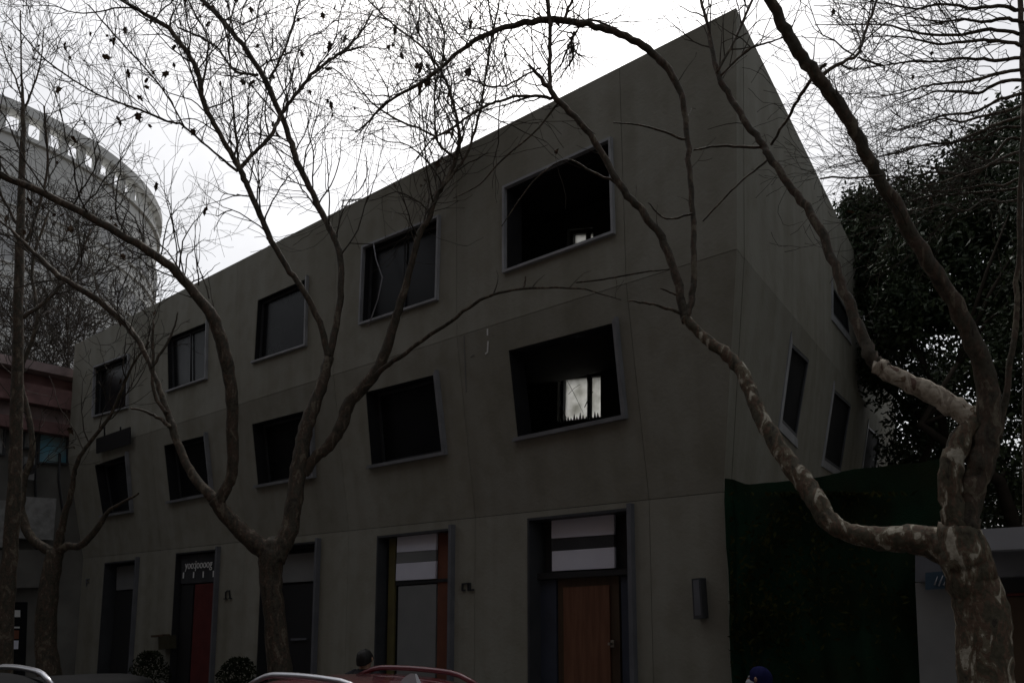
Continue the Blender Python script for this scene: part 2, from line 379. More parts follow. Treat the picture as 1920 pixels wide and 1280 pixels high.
UP = [[(950, 355), (1145, 266), (1150, 436), (950, 508)], [(685, 466), (824, 410), (820, 560), (679, 606)],
      [(483, 563), (577, 521), (574, 646), (476, 678)], [(313, 634), (390, 603), (388, 708), (315, 733)], [(180, 690), (243, 666), (240, 763), (177, 780)]]
LO = [[(953, 657), (1154, 604), (1171, 778), (970, 820)], [(685, 735), (819, 701), (835, 846), (696, 872)],
      [(472, 795), (585, 766), (590, 890), (483, 909)], [(307, 835), (388, 815), (399, 923), (318, 939)], [(177, 872), (240, 851), (249, 956), (192, 965)]]
DOOR = [[(990, 972), (1181, 952)], [(708, 1005), (848, 990)], [(492, 1024), (598, 1014)], [(331, 1037), (411, 1029)], [(197, 1055), (260, 1048)]]

def fw_panel(b, i, holes):
    P, N = BAND[b]
    zb, zt = (.12, Z1, Z2)[b], (Z1, Z2, None)[b]
    kb, kt = (0, 0, K2)[b], (0, K2, K3)[b]
    s0b, s1b = cols[i], cols[i + 1]; s0t, s1t = s0b, s1b
    if i == 0:
        if b == 1: s0t = s2R
        if b == 2: s0b, s0t = s2R, sTR
    if i == 5:
        if b == 1: s1t = s2L
        if b == 2: s1b, s1t = s2L, sTL
    q = [FP(s1t, zt or ztop(s1t), kt), FP(s0t, zt or ztop(s0t), kt), FP(s0b, zb, kb), FP(s1b, zb, kb)]   # TL TR BR BL
    return wall_panel(q, holes, N, back=E if i == 0 else None)

for b in range(3):
    for i in range(6):
        hole = None
        if i > 0:
            if b == 0:
                tl, tr = [fh(*p, 0) for p in DOOR[i - 1]]
                br, bl = tr.copy(), tl.copy(); br.z = bl.z = .14
                hole = [tl, tr, br, bl]
            else:
                hole = [fh(*p, b) for p in (LO if b == 1 else UP)[i - 1]]
        fw_panel(b, i, hole)
        if hole and b:
            window(hole, BAND[b][1], ['open', 'bar', 'open', 'bar', 'open'][i - 1] if b == 2 else 'open', depth=.27 if b == 1 else .13,
                   prot=.085 if b == 1 else .06, fw=.052 if b == 1 else .036, lip=(1, 2) if b == 1 else ((0, 1, 2, 3) if i in (1, 2, 5) else (1, 2)), glass=not (b == 1 and i in (1,)) and not (b == 2 and i == 1))

# --- side wall
corner = [FP(0, .12), FP(0, Z1), FP(s2R, Z2, K2), topR]
SN = []
for b in range(3):
    a, c = corner[b], corner[b + 1]; n = (c - a).cross(E).normalized()
    if n.x < 0: n = -n
    SN.append((a, n))
def sh(px, py, b, k=0):
    P, N = SN[b]; return hit(px, py, P + N * k, N)
SLO = [[(1484, 642), (1517, 674), (1493, 822), (1464, 792)], [(1564, 729), (1596, 758), (1576, 884), (1544, 862)], [(1628, 797), (1650, 818), (1640, 900), (1616, 884)]]
SUP = [[(1561, 535), (1589, 582), (1593, 632), (1561, 590)], [(1619, 592), (1638, 622), (1641, 655), (1621, 630)]]
U0, L_ = .312, 19.0
G_ = [(corner[b + 1] - corner[b]).normalized() for b in range(3)]
pk = sh(1540, 350, 2); roof_rise = ((pk - topR).z - E.z) / (pk - topR).dot(E)
RISE = [0, 1.15 / L_, roof_rise + .012]                    # the storey lines climb along the side wall
def sline(j, u, b):                                        # j-th storey line at distance u, in the plane of band b
    z = RISE[j - 1] * u if j else 0
    g = G_[b]; return corner[j] + E * u + g * (z / g.z)
def side_band(b, holes):
    hs_ = [[sh(*p, b) for p in h] for h in holes]
    uu = lambda p: (p - corner[b]).dot(E)
    cuts = [U0]
    for h0, h1 in zip(hs_, hs_[1:]): cuts.append((max(uu(p) for p in h0) + min(uu(p) for p in h1)) / 2)
    cuts.append(L_)
    if not hs_: cuts = [U0, 4, 8, 12, L_]; hs_ = [None] * 4
    for i, h in enumerate(hs_):
        u0, u1 = cuts[i], cuts[i + 1]
        q = [sline(b + 1, u0, b), sline(b + 1, u1, b), sline(b, u1, b), sline(b, u0, b)]
        wall_panel(q, h, SN[b][1])
        if h: window(h, SN[b][1], 'open', depth=.03, prot=.02, fw=.13, lip=(2, 3))
side_band(0, []); side_band(1, SLO); side_band(2, SUP)

# --- shell behind the panels: floors, added partitions, roof and rear wall with added frosted windows
DEEP = 1.9; DEEP2 = 1.75
def inner(s, z, dep): return O + D * s + NIN * dep + Z * z
rear_P, rear_N = O + NIN * DEEP, OUT
fq = lambda z, d0, d1, s0=.2, s1=None: [inner(s1 or sEnd - .3, z, d1), inner(s0 + d1 * .55, z, d1), inner(s0 + d0 * .3, z, d0), inner(s1 or sEnd - .3, z, d0)]
for z_, nm in ((Z1, 'floor_slab'), (Z2, 'floor_slab')):
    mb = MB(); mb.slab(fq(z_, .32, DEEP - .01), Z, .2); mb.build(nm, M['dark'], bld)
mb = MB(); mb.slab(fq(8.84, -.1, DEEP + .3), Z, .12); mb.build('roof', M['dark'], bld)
for ci, c in enumerate(cols[1:-1]):  # partitions added between the bays to keep the rooms dark
    mb = MB(); t = .06
    for z0, z1 in ((.14, Z1 - .21), (Z1 + .01, Z2 - .21), (Z2 + .01, 8.71)):
        if ci == 1 and z0 > 1: continue
        dep0 = .34
        dd_ = (DEEP2 if z0 > Z2 else DEEP) - .02
        mb.slab([inner(c - t, z1, dep0), inner(c - t, z1, dd_), inner(c - t, z0, dd_), inner(c - t, z0, dep0)], D, .12)
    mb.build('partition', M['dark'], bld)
mb = MB(); mb.slab([inner(sEnd - .02, 8.5, -.35), inner(sEnd - .02, 8.5, DEEP + .2), inner(sEnd - .02, .1, DEEP + .2), inner(sEnd - .02, .1, .32)], D, .25); mb.build('end_wall', M['concrete'], bld)
def rear(px, py, dep=DEEP): return hit(px, py, O + NIN * dep, rear_N)

rw1 = [rear(1046, 703), rear(1126, 696), rear(1126, 784), rear(1044, 793)]
rw2 = [rear(1064, 430, DEEP2), rear(1112, 426, DEEP2), rear(1112, 468, DEEP2), rear(1062, 476, DEEP2)]
s_lo, s_hi = 2.6, 7.4
def rearwall(quad, z0, z1, dep=DEEP):
    s_l, s_r = sEnd - .2, 3.35
    q = [inner(s_l, z1, dep), inner(s_r - 2.5, z1, dep), inner(s_r - 2.5, z0, dep), inner(s_l, z0, dep)]
    mb = MB()
    mb.ring(q, quad, OUT, -.25, 0) if quad else mb.slab(q, OUT, .25)
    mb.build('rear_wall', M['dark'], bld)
rearwall(rw1, Z1, Z2); rearwall(rw2, Z2 + .01, 8.71, DEEP2); rearwall(None, 0.1, Z1)
for q in (rw1, rw2):  # added backlit panes, standing in for a bright reflection in each opening
    wn = MB(); wn.ring(q, inset(q, OUT, .05), OUT, -.2, -.1); wo_ = wn.build('added_rear_window', M['black'], bld)
    p = MB(); p.slab([x - OUT * .16 for x in inset(q, OUT, .04)], OUT, .008); p.build('pane', M['frosted'], wo_)
    a, b_ = q[0].lerp(q[1], .66), q[3].lerp(q[2], .66)
    m_ = MB(); m_.tube([a - OUT * .12, b_ - OUT * .12], [.055, .055], 4); m_.build('mullion', M['black'], wo_)

zz = MB(); bl_, br_ = rw1[3] + OUT * .03, rw1[2] + OUT * .03; up_ = (rw1[0] - rw1[3]).normalized(); NZZ = 15
for k in range(NZZ):                                                # dark zigzag along the lower edge of the bright pane
    a_, b_ = bl_.lerp(br_, k / NZZ), bl_.lerp(br_, (k + .9) / NZZ); m_ = a_.lerp(b_, random.uniform(.3, .7)) + up_ * random.uniform(.05, .13)
    zz.slab([a_, b_, m_], OUT, .01)
tag(zz.build('jagged_edge', M['black'], bld), kind='stuff')
for (x0, y0), (x1, y1), r_ in (((1049, 742), (1066, 788), .007), ((1047, 758), (1070, 790), .006), ((1062, 705), (1098, 776), .004), ((1104, 700), (1112, 770), .010), ((1100, 765), (1116, 735), .008), ((1070, 740), (1092, 722), .004)):  # thin dark stems added as branch silhouettes against the bright pane
    st = MB(); p0, p1 = rear(x0, y0) + OUT * .06, rear(x1, y1) + OUT * .06; st.tube([p0, p0.lerp(p1, .5) + up_ * .02, p1], [r_, r_, r_ * .6], 5); st.build('silhouette_stem', M['black'], bld)
# --- doorways
def dq(pts, k): return [fh(x, y, 0, k) for x, y in pts]
def drop(tl, tr, k, z=.14):
    a, b = fh(*tl, 0, k), fh(*tr, 0, k); c, d = b.copy(), a.copy(); c.z = d.z = z; return [a, b, c, d]
def piece(q, name, m, parent, th=.04):
    mb = MB(); mb.slab(q, OUT, th); return mb.build(name, M[m], parent)
RD = -.42
def doorway(i, body, lining='charcoal', fin=.10, rd=-.42):
    global RD
    RD = rd
    tl, tr = [fh(*p, 0) for p in DOOR[i]]
    br, bl = tr.copy(), tl.copy(); br.z = bl.z = .14
    q = [tl, tr, br, bl]; f = MB()
    f.ring(inset(q, OUT, -.004), inset(q, OUT, .03), OUT, RD - .12, .012)           # metal lining of the recess
    f.slab([p + OUT * (RD - .05) for p in q], OUT, .05)                               # back board
    dw = f.build('doorway', M[lining], bld)
    g = MB()
    g.box((tr + br) / 2 - D * .035 + OUT * (fin / 2 - .01) + Z * .03, .06, fin, (tr.z - .1), D, OUT, Z)
    g.build('jamb_fin', M['fin'], dw)
    if body: body(dw)
    return dw
def d5(p):
    piece(dq([(1034, 966), (1151, 957), (1151, 1001), (1034, 1009)], RD + .10), 'transom_panel', 'bluewhite', p)
    piece(dq([(1034, 1010), (1151, 1002), (1151, 1024), (1034, 1032)], RD + .09), 'transom_bar', 'charcoal', p)
    piece(dq([(1035, 1033), (1152, 1025), (1152, 1064), (1035, 1070)], RD + .10), 'transom_panel', 'bluewhite', p)
    piece(dq([(1006, 1074), (1180, 1066), (1180, 1076), (1006, 1086)], RD + .14), 'lintel', 'black', p, .1)
    fr = piece(drop((1046, 1084), (1160, 1078), RD + .05), 'door_frame', 'darkwood', p)
    piece(drop((1056, 1101), (1142, 1096), RD + .075), 'door', 'brown', p)
    c = fh(1149, 1206, 0, RD + .10); k = MB(); k.box(c, .05, .03, .09, D, OUT, Z); k.box(c + OUT * .05, .03, .08, .03, D, OUT, Z); k.build('handle', M['metal'], p)
    piece(drop((1164, 1080), (1184, 1079), RD + .07), 'side_panel', 'navy', p)
    piece(drop((1008, 1088), (1042, 1086), RD + .07), 'side_panel', 'navy', p)
def d4(p):
    piece(dq([(745, 1002), (818, 998), (817, 1030), (744, 1035)], RD + .10), 'transom_panel', 'bluewhite', p)
    piece(dq([(744, 1036), (817, 1031), (817, 1050), (743, 1055)], RD + .095), 'transom_bar', 'grey_panel', p)
    piece(dq([(743, 1056), (817, 1051), (816, 1084), (742, 1088)], RD + .10), 'transom_panel', 'bluewhite', p)
    piece(drop((730, 1004), (742, 1003), RD + .06), 'side_panel', 'olive', p)
    piece(drop((822, 998), (846, 996), RD + .06), 'side_panel', 'orange', p)
    piece(dq([(742, 1090), (846, 1083), (846, 1089), (742, 1097)], RD + .08), 'lintel', 'black', p)
    piece(drop((747, 1099), (818, 1094), RD + .07), 'door', 'grey_panel', p)
def d3(p):
    piece(dq([(528, 1040), (594, 1034), (592, 1088), (526, 1092)], RD + .08), 'transom_panel', 'grey_panel', p)
    piece(drop((528, 1097), (592, 1092), RD + .05), 'door', 'black', p)
    piece(dq([(545, 1196), (574, 1195), (574, 1199), (545, 1200)], RD + .09), 'handle', 'fin', p)
def text(s, p, size, parent, m, name='lettering'):
    c = bpy.data.curves.new(name, 'FONT'); c.body = s; c.size = size; c.align_x = 'CENTER'; c.align_y = 'CENTER'; c.extrude = .004
    o = bpy.data.objects.new('curve', c); link(o); dg = bpy.context.evaluated_depsgraph_get(); me = bpy.data.meshes.new_from_object(o.evaluated_get(dg))
    bpy.data.objects.remove(o); bpy.data.curves.remove(c); me.materials.clear(); me.materials.append(M[m]); me.name = name
    o = link(bpy.data.objects.new(name, me), parent)
    rot = Matrix((-D, Z, OUT)).transposed().to_4x4()
    o.matrix_local = Matrix.Translation(p - world_loc(parent)) @ rot; return o
def d2(p):
    piece(dq([(340, 1042), (403, 1036), (403, 1090), (339, 1094)], RD + .07), 'transom_panel', 'charcoal', p)
    text('yoo:joooog', fh(372, 1058, 0, RD + .09), .25, p, 'white')
    for x in (344, 363, 381, 400):
        c = fh(x, 1078 - (x - 344) * .05, 0, RD + .085); b = MB(); b.box(c, .04, .01, .13, D, OUT, Z); b.build('tick_mark', M['white'], p)
    piece(drop((341, 1096), (363, 1095), RD + .05), 'door', 'black', p)
    piece(drop((366, 1095), (402, 1092), RD + .07), 'side_panel', 'red', p)
def d1(p):
    piece(dq([(219, 1062), (257, 1058), (256, 1103), (218, 1106)], RD + .07), 'transom_panel', 'grey_panel', p)
    piece(drop((217, 1110), (255, 1106), RD + .06), 'door', 'black', p)
for i, fn in enumerate((d5, d4, d3, d2, d1)): doorway(i, fn, ['charcoal', 'charcoal', 'black', 'black', 'charcoal'][i], rd=[-.30, -.22, -.34, -.16, -.30][i])

# --- things fixed to the front
def strokes(name, segs, label, th=3, k=.02, m='black', cat='sign'):
    mb = MB()
    for (x0, y0), (x1, y1) in segs:
        a, b = fh(x0, y0, 0, k), fh(x1, y1, 0, k); t = (b - a).normalized(); ay = OUT.cross(t)
        mb.box((a + b) / 2, (b - a).length + .02, .02, .022, t, OUT, ay)
    o = mb.build(name, M[m]); tag(o, label, cat); return o
strokes('house_number', [((867, 1106), (867, 1094)), ((867, 1094), (878, 1093)), ((878, 1093), (878, 1105)), ((871, 1106), (867, 1106)), ((881, 1093), (881, 1106)), ((878, 1106), (887, 1105))], 'black metal door number beside the door with white transom and orange strip')
strokes('house_number', [((423, 1120), (423, 1110)), ((423, 1110), (426, 1107)), ((426, 1107), (430, 1107)), ((430, 1107), (431, 1120)), ((420, 1122), (425, 1122)), ((429, 1121), (434, 1121))], 'black arch shaped door number beside the dark red doorway')
strokes('house_number', [((162, 1085), (162, 1098)), ((162, 1085), (167, 1085)), ((162, 1091), (166, 1091))], 'small faint number at the far left end of the concrete wall', m='fin')
sc_ = MB(); c = fh(1317, 1124, 0, .09); q = [fh(1306, 1085, 0, .02), fh(1322, 1083, 0, .02), fh(1327, 1158, 0, .02), fh(1310, 1160, 0, .02)]
sc_.slab([p + OUT * .12 for p in q], OUT, .14); lamp = sc_.build('wall_lamp', M['charcoal']); tag(lamp, 'slim dark box shaped lamp fixed to the wall right of the brown door', 'wall lamp')
cp = MB(); cp.slab([p + OUT * .10 + Z * (.018 if i > 1 else 0) for i, p in enumerate(inset([q[0] - Z * .0, q[1], q[2], q[3]], OUT, .02))], OUT, -.022); cp.build('lamp_cover', M['fin'], lamp)
mbx = MB(); mbx.slab(dq([(297, 1192), (318, 1190), (318, 1215), (297, 1217)], .15), OUT, .15); mo = mbx.build('letter_box', M['darkolive']); tag(mo, 'dark olive metal letter box on the wall left of the dark red doorway', 'letter box')
lid = MB(); lid.slab([p + OUT * .16 for p in [fh(296, 1190, 0), fh(319, 1188, 0), fh(319, 1192, 0), fh(296, 1194, 0)]], OUT, .17); lid.build('lid', M['darkwood'], mo)
sg = MB(); P1, N1 = BAND[1]
gq = [fh(x, y, 1, .12) for x, y in [(180, 822), (243, 800), (243, 832), (180, 850)]]; sg.slab(gq, N1, .03); so = sg.build('hanging_sign', M['black']); tag(so, 'black rusty bracket sign between the two leftmost windows', 'sign')
for x in (196, 226):
    br_ = MB(); br_.tube([fh(x, 830, 1, .0), fh(x, 826 - 26, 1, .10)], [.02, .02], 5); br_.build('bracket', M['black'], so)
for segs, lab in (([((914, 617), (914, 628))], 'short white paint mark high between the two right window columns, above the hook shaped mark'),
                  ([((915, 640), (914, 660)), ((914, 660), (910, 663))], 'white hook shaped paint mark between the two right window columns'),
                  ([((870, 630), (872, 680)), ((872, 680), (874, 735))], 'long thin pale vertical drip mark between the two right window columns'),
                  ([((883, 669), (888, 665))], 'tiny white paint fleck right of the long pale drip mark')):
    mb = MB()
    for (x0, y0), (x1, y1) in segs:
        a, b = fh(x0, y0, 1, .006), fh(x1, y1, 1, .006); t = (b - a).normalized()
        mb.box((a + b) / 2, (b - a).length + .01, .006, .012 if 'drip' in lab else .022, t, N1, N1.cross(t))
    tag(mb.build('paint_mark', M['gate'] if 'drip' in lab else M['white']), lab, 'paint mark')
cbl = MB(); cp_ = [fh(x, y, 2, .10) for x, y in [(700, 455), (705, 485), (717, 520), (709, 560), (697, 594), (690, 612)]]; cbl.tube(cp_, [.011] * 6, 5)
tag(cbl.build('cable', M['fascia']), 'thin pale cable hanging across the upper window behind the right limb of the forked tree', 'cable')
# roof railing seen over the top edge
rl = empty('roof_railing', at(672, 385, 17.5), 'small pale railing standing on the roof edge behind the bare branches', 'railing')
pts = [at(x, y, 17.2 - (x - 640) * .02) for x, y in [(641, 376), (668, 374), (700, 372)]]
for dz in (0, -.14):
    mb = MB(); mb.tube([p + Z * dz for p in pts], [.02] * 3, 5); mb.build('rail', M['white'], rl)
for x in (643, 655, 667, 679, 691):
    p = at(x, 375, 17.2 - (x - 640) * .02); mb = MB(); mb.tube([p + Z * .02, V((p.x, p.y, 8.5))], [.016] * 2, 5); mb.build('post', M['white'], rl)

# ------------------------------------------------------------------ neighbour on the left
S_N = sEnd + 1.3
nb = empty('neighbour_building', FP(S_N, 0, 3), 'low grey shop building with faded red stepped cornices behind the left trees', 'building')
NP, NN = FP(S_N, 0), -D
def nh(px, py, k=0): return hit(px, py, NP + NN * k, NN)
mb = MB(); mb.slab([FP(S_N, 7.0, 9), FP(S_N, 7.0, -6), FP(S_N, 0, -6), FP(S_N, 0, 9)], NN, 8); mb.build('wall', M['neighbour'], nb)
ztopn = nh(60, 700).z
def cornice(py0, py1, k, m):
    z0, z1 = nh(60, py0).z, nh(60, py1).z
    c = MB(); c.slab([FP(S_N, z0, 9.2) + NN * k, FP(S_N, z0, -3) + NN * k, FP(S_N, z1, -3) + NN * k, FP(S_N, z1, 9.2) + NN * k], NN, k + .004); c.build('cornice', M[m], nb)
cornice(690, 706, .75, 'pinkpale'); cornice(707, 728, .30, 'pink'); cornice(729, 764, .55, 'pink'); cornice(765, 790, .25, 'pinkpale'); cornice(791, 812, .40, 'pink')
def nwin(pts, m, name='window'):
    q = [nh(*p, .02) for p in pts]; f = MB(); f.ring(inset(q, NN, -.05), q, NN, -.02, .08); o = f.build(name, M['charcoal'], nb)
    p = MB(); p.slab(q, NN, .015); p.build('pane', M[m], o)
nwin([(76, 772), (124, 778), (124, 868), (72, 866)], 'cyan'); nwin([(50, 768), (71, 771), (66, 840), (44, 838)], 'tarp'); nwin([(-30, 765), (8, 768), (4, 850), (-36, 850)], 'tarp')
q = [nh(x, y, .5) for x, y in [(38, 930), (106, 934), (100, 1012), (34, 1008)]]; mb = MB(); mb.slab(q, NN, .5); mb.build('awning_box', M['tarp'], nb)
q = [nh(x, y, .4) for x, y in [(-40, 936), (20, 938), (18, 1026), (-42, 1024)]]; mb = MB(); mb.slab(q, NN, .4); mb.build('awning_box', M['tarp'], nb)
q = [nh(x, y, .3) for x, y in [(-60, 1030), (100, 1030), (98, 1100), (-62, 1104)]]; mb = MB(); mb.slab(q, NN, .3); mb.build('fascia', M['neighbour'], nb)
for pts in ([(66, 690), (68, 780), (66, 900), (70, 1030)], [(112, 850), (110, 900), (118, 960), (112, 1030)]):
    mb = MB(); mb.tube([nh(x, y, .16) for x, y in pts], [.035] * 4, 6); mb.build('drainpipe', M['black'], nb)
q = [nh(x, y, .5) for x, y in [(46, 856), (66, 858), (64, 900), (44, 898)]]; mb = MB(); mb.slab(q, NN, .35); ac = mb.build('air_conditioner', M['gate'], nb)
gr = MB(); c_ = sum(q, V((0, 0, 0))) / 4 + NN * .004
gr.add([c_ + D.cross(Z) * (math.cos(math.tau * k / 16) * .16) + Z * (math.sin(math.tau * k / 16) * .16) for k in range(16)], [tuple(range(16))]); gr.build('fan_grille', M['black'], ac)
shop = [nh(x, y, .03) for x, y in [(-60, 1128), (52, 1128), (46, 1300), (-64, 1300)]]; mb = MB(); mb.slab(shop, NN, .02); sw = mb.build('shop_window', M['glass'], nb)
for pts, m in (([(20, 1143), (38, 1143), (38, 1156), (20, 1156)], 'white'), ([(-5, 1143), (11, 1143), (10, 1156), (-5, 1156)], 'tarp'), ([(17, 1174), (37, 1174), (37, 1177), (17, 1177)], 'white'),
               ([(16, 1181), (36, 1181), (35, 1197), (16, 1197)], 'orange'), ([(14, 1200), (35, 1200), (34, 1216), (13, 1216)], 'bluewhite'), ([(-8, 1174), (8, 1174), (8, 1177), (-8, 1177)], 'white')):
    mb = MB(); mb.slab([nh(*p, .045) for p in pts], NN, .01); mb.build('notice', M[m], sw)

# ------------------------------------------------------------------ round tower far left
TC = horiz(-190) * 62; TR_ = 13.0; TH = 30.0
tw = empty('round_tower', (TC.x, TC.y, 0), 'tall pale round tower with openings along its curved top edge', 'building')
def cyl(a0, a1, z0, z1, r0, r1, n):
    vs, fs = [], []
    for i in range(n + 1):
        a = a0 + (a1 - a0) * i / n; c, s_ = math.cos(a), math.sin(a)
        vs += [(c * r1, s_ * r1, z0), (c * r1, s_ * r1, z1), (c * r0, s_ * r0, z1), (c * r0, s_ * r0, z0)]
    for i in range(n):
        b = 4 * i
        fs += [(b, b + 4, b + 5, b + 1), (b + 1, b + 5, b + 6, b + 2), (b + 2, b + 6, b + 7, b + 3), (b + 3, b + 7, b + 4, b)]
    if abs(a1 - a0) < 6.2: fs += [(0, 1, 2, 3), (4 * n + 3, 4 * n + 2, 4 * n + 1, 4 * n)]
    return vs, fs
TAU = 2 * math.pi
for z0, z1, dr, nm in ((0, TH - 1.75, 0, 'wall'), (TH - .55, TH, .25, 'top_beam'), (TH - 1.95, TH - 1.72, .2, 'roof_ledge')):
    mb = MB(); mb.add(*cyl(0, TAU, z0, z1, TR_ - .6, TR_ + dr, 96)); mb.local(nm, M['tower'], tw)
mb = MB(); mb.lathe([(0.01, TH - 2.6), (TR_ - .5, TH - 2.6)], 48); mb.local('roof', M['tower'], tw)
toC = math.atan2(-TC.y, -TC.x)
pm = MB(); pm.box((0, 0, TH - 1.4), .42, .3, 1.75); pmesh = None
for i in range(-24, 25):
    a = toC + R(5) * i; p = V((math.cos(a), math.sin(a), 0)) * (TR_ - .25)
    if pmesh is None: o = pm.local('post', M['tower'], tw); pmesh = o.data
    else: o = link(bpy.data.objects.new('post', pmesh), tw)
    o.location = p; o.rotation_euler = (0, 0, a + math.pi / 2)
for k in range(7):
    z0 = 3.5 + k * 3.3
    mb = MB(); mb.add(*cyl(0, TAU, z0, z0 + .22, TR_ - .2, TR_ + .12, 96)); mb.local('floor_band', M['tower'], tw)
wmesh = None
for k in range(7):
    for i in range(-14, 15):
        a = toC + R(6.4) * i; p = V((math.cos(a), math.sin(a), 0)) * (TR_ + .01)
        if wmesh is None:
            m_ = MB(); m_.box((0, 0, 0), .95, .12, 1.55); o = m_.local('window', M['towerdark'], tw); wmesh = o.data
            f_ = MB(); f_.ring([V((-.55, -.1, .85)), V((.55, -.1, .85)), V((.55, -.1, -.85)), V((-.55, -.1, -.85))], [V((-.44, -.1, .74)), V((.44, -.1, .74)), V((.44, -.1, -.74)), V((-.44, -.1, -.74))], V((0, -1, 0)), -.1, .03)
            fmesh = f_.local('frame', M['tower'], o).data
        else:
            o = link(bpy.data.objects.new('window', wmesh), tw)
            link(bpy.data.objects.new('frame', fmesh), o)
        o.location = p + Z * (5.1 + k * 3.3); o.rotation_euler = (0, 0, a + math.pi / 2)

# ------------------------------------------------------------------ right: green hoarding, gatehouse
gh = empty('green_netting_fence', FP(-1.2, 0, 0), 'dark green netting hung over a tall fence beside the concrete corner', 'fence')
topz = [fh(x, y, 0, .05) for x, y in [(1368, 899), (1385, 901), (1405, 909), (1440, 908), (1500, 903), (1545, 896), (1590, 885), (1640, 880), (1700, 872), (1760, 865), (1800, 862)]]
vs, fs = [], []; NXn, NZn = 56, 26
for i in range(NXn + 1):
    t = i / NXn * (len(topz) - 1); j = min(int(t), len(topz) - 2); p = topz[j].lerp(topz[j + 1], t - j)
    for k in range(NZn + 1):
        f = k / NZn; z = p.z * (1 - f) + .15 * f
        fold = .05 * math.sin(i * .9 + math.sin(k * .21) * 1.6) * (.25 + .75 * f) + .03 * math.sin(i * .37 + k * .5)
        vs.append(V((p.x, p.y, z)) + OUT * (.12 + fold + .03 * (random.random() - .5)))
for i in range(NXn):
    for k in range(NZn):
        a = i * (NZn + 1) + k; fs.append((a, a + 1, a + NZn + 2, a + NZn + 1))
mb = MB(); mb.add(vs, fs, True); mb.build('netting', M['net'], gh)
for s_ in (-.12, -1.0, -1.9, -2.3):
    mb = MB(); mb.tube([FP(s_, .1, .02), FP(s_, 3.52, .02)], [.03, .03], 6); mb.build('post', M['black'], gh)
mb = MB(); mb.tube([FP(-.1, 3.3, .0), FP(-2.35, 3.35, .0)], [.025, .025], 6); mb.build('rail', M['black'], gh)
# creeper leaves hanging over the netting
def leaf_quads(mb, p, size, n=1):
    for _ in range(n):
        d = V((random.gauss(0, 1), random.gauss(0, 1), random.gauss(0, .7))).normalized(); u = d.orthogonal().normalized(); v = d.cross(u)
        a = random.random() * TAU; u, v = u * math.cos(a) + v * math.sin(a), v * math.cos(a) - u * math.sin(a)
        s_ = size * random.uniform(.6, 1.3)
        mb.add([p - u * s_ * .5, p + v * s_ * .24 + d * s_ * .06, p + u * s_ * .6, p - v * s_ * .24 + d * s_ * .06], [(0, 1, 2), (0, 2, 3)])
mb = MB()
for _ in range(1500):
    cx, cy, sx, sy = random.choice([(1430, 1110, 55, 50), (1490, 1000, 70, 40), (1430, 1190, 40, 40), (1560, 900, 60, 26), (1600, 1110, 80, 70)])
    p = fh(max(1372, min(1765, random.gauss(cx, sx))), max(925, random.gauss(cy, sy)), 0, .2 + random.random() * .12); leaf_quads(mb, p, .07)
tag(mb.build('creeper', M['ivy'], gh), kind='stuff')

gt = empty('gatehouse', FP(-3.4, 0, .4), 'low grey gatehouse with pale flat roof edge behind the thick mottled trunk', 'building')
def gq_(pts, k): return [fh(x, y, 0, k) for x, y in pts]
mb = MB(); mb.slab(gq_([(1716, 1092), (1806, 1084), (1816, 1480), (1734, 1480)], .35), OUT, .5); mb.build('pillar', M['gate'], gt)
mb = MB(); mb.slab(gq_([(1806, 1084), (2400, 1040), (2400, 1600), (1816, 1500)], .2), OUT, .3); mb.build('wall', M['charcoal'], gt)
mb = MB(); mb.slab(gq_([(1826, 992), (2400, 960), (2400, 1010), (1826, 1032)], .75), OUT, 3); mb.build('roof', M['fascia'], gt)
mb = MB(); mb.slab(gq_([(1716, 1036), (2400, 1012), (2400, 1052), (1716, 1090)], .5), OUT, 2); mb.build('beam', M['fin'], gt)
mb = MB(); mb.slab(gq_([(1888, 1112), (2300, 1095), (2300, 1099), (1888, 1117)], .25), OUT, .06); mb.build('red_trim', M['red'], gt)
mb = MB(); mb.slab(gq_([(1890, 1119), (2300, 1101), (2300, 1500), (1895, 1480)], .215), OUT, .02); dr = mb.build('door', M['darkwood'], gt)
sg = empty('wall_emblem', fh(1766, 1092, 0, .5), 'small blue plaque with pale leaf strokes on the gatehouse beam', 'sign')
mb = MB(); mb.slab(gq_([(1735, 1073), (1785, 1069), (1785, 1102), (1735, 1105)], .56), OUT, .03); mb.build('plate', M['signblue'], sg)
for a, b in (((1752, 1096), (1758, 1080)), ((1760, 1098), (1768, 1078)), ((1769, 1097), (1777, 1082))):
    p, q2 = fh(*a, 0, .57), fh(*b, 0, .57); mb = MB(); mb.tube([p, q2], [.008, .004], 5); mb.build('stroke', M['fascia'], sg)

# ------------------------------------------------------------------ unseen blocks added behind the camera and to the right, to dim the fronts
def opposite(s0, s1, h, m, label, k0=15.2):
    b = empty('shade_block', FP((s0 + s1) / 2, 0, k0), label, 'building')
    mb = MB(); mb.slab([FP(s0, h, k0), FP(s1, h, k0), FP(s1, 0, k0), FP(s0, 0, k0)], NIN, 9); mb.build('wall', m, b)
    mb = MB(); mb.slab([FP(s0 - .1, h + .4, k0 - .25), FP(s1 + .1, h + .4, k0 - .25), FP(s1 + .1, h, k0 - .25), FP(s0 - .1, h, k0 - .25)], NIN, 9.4); mb.build('parapet', M['gate'], b)
    nx = int((s1 - s0) / 3.2); wm = None
    for f in range(int(h / 3.1)):
        for i in range(nx):
            sx = s0 + (i + .5) * (s1 - s0) / nx; z = 1.7 + f * 3.1; p = FP(sx, z, k0 - .01)
            q = [p + D * .7 + Z * .8, p - D * .7 + Z * .8, p - D * .7 - Z * .8, p + D * .7 - Z * .8]
            mb = MB(); mb.ring(inset(q, NIN, -.08), q, NIN, -.02, .08); wd = mb.build('window', M['gate'], b)
            mb = MB(); mb.slab(q, NIN, .01); mb.build('pane', M['glass'], wd)
    return b
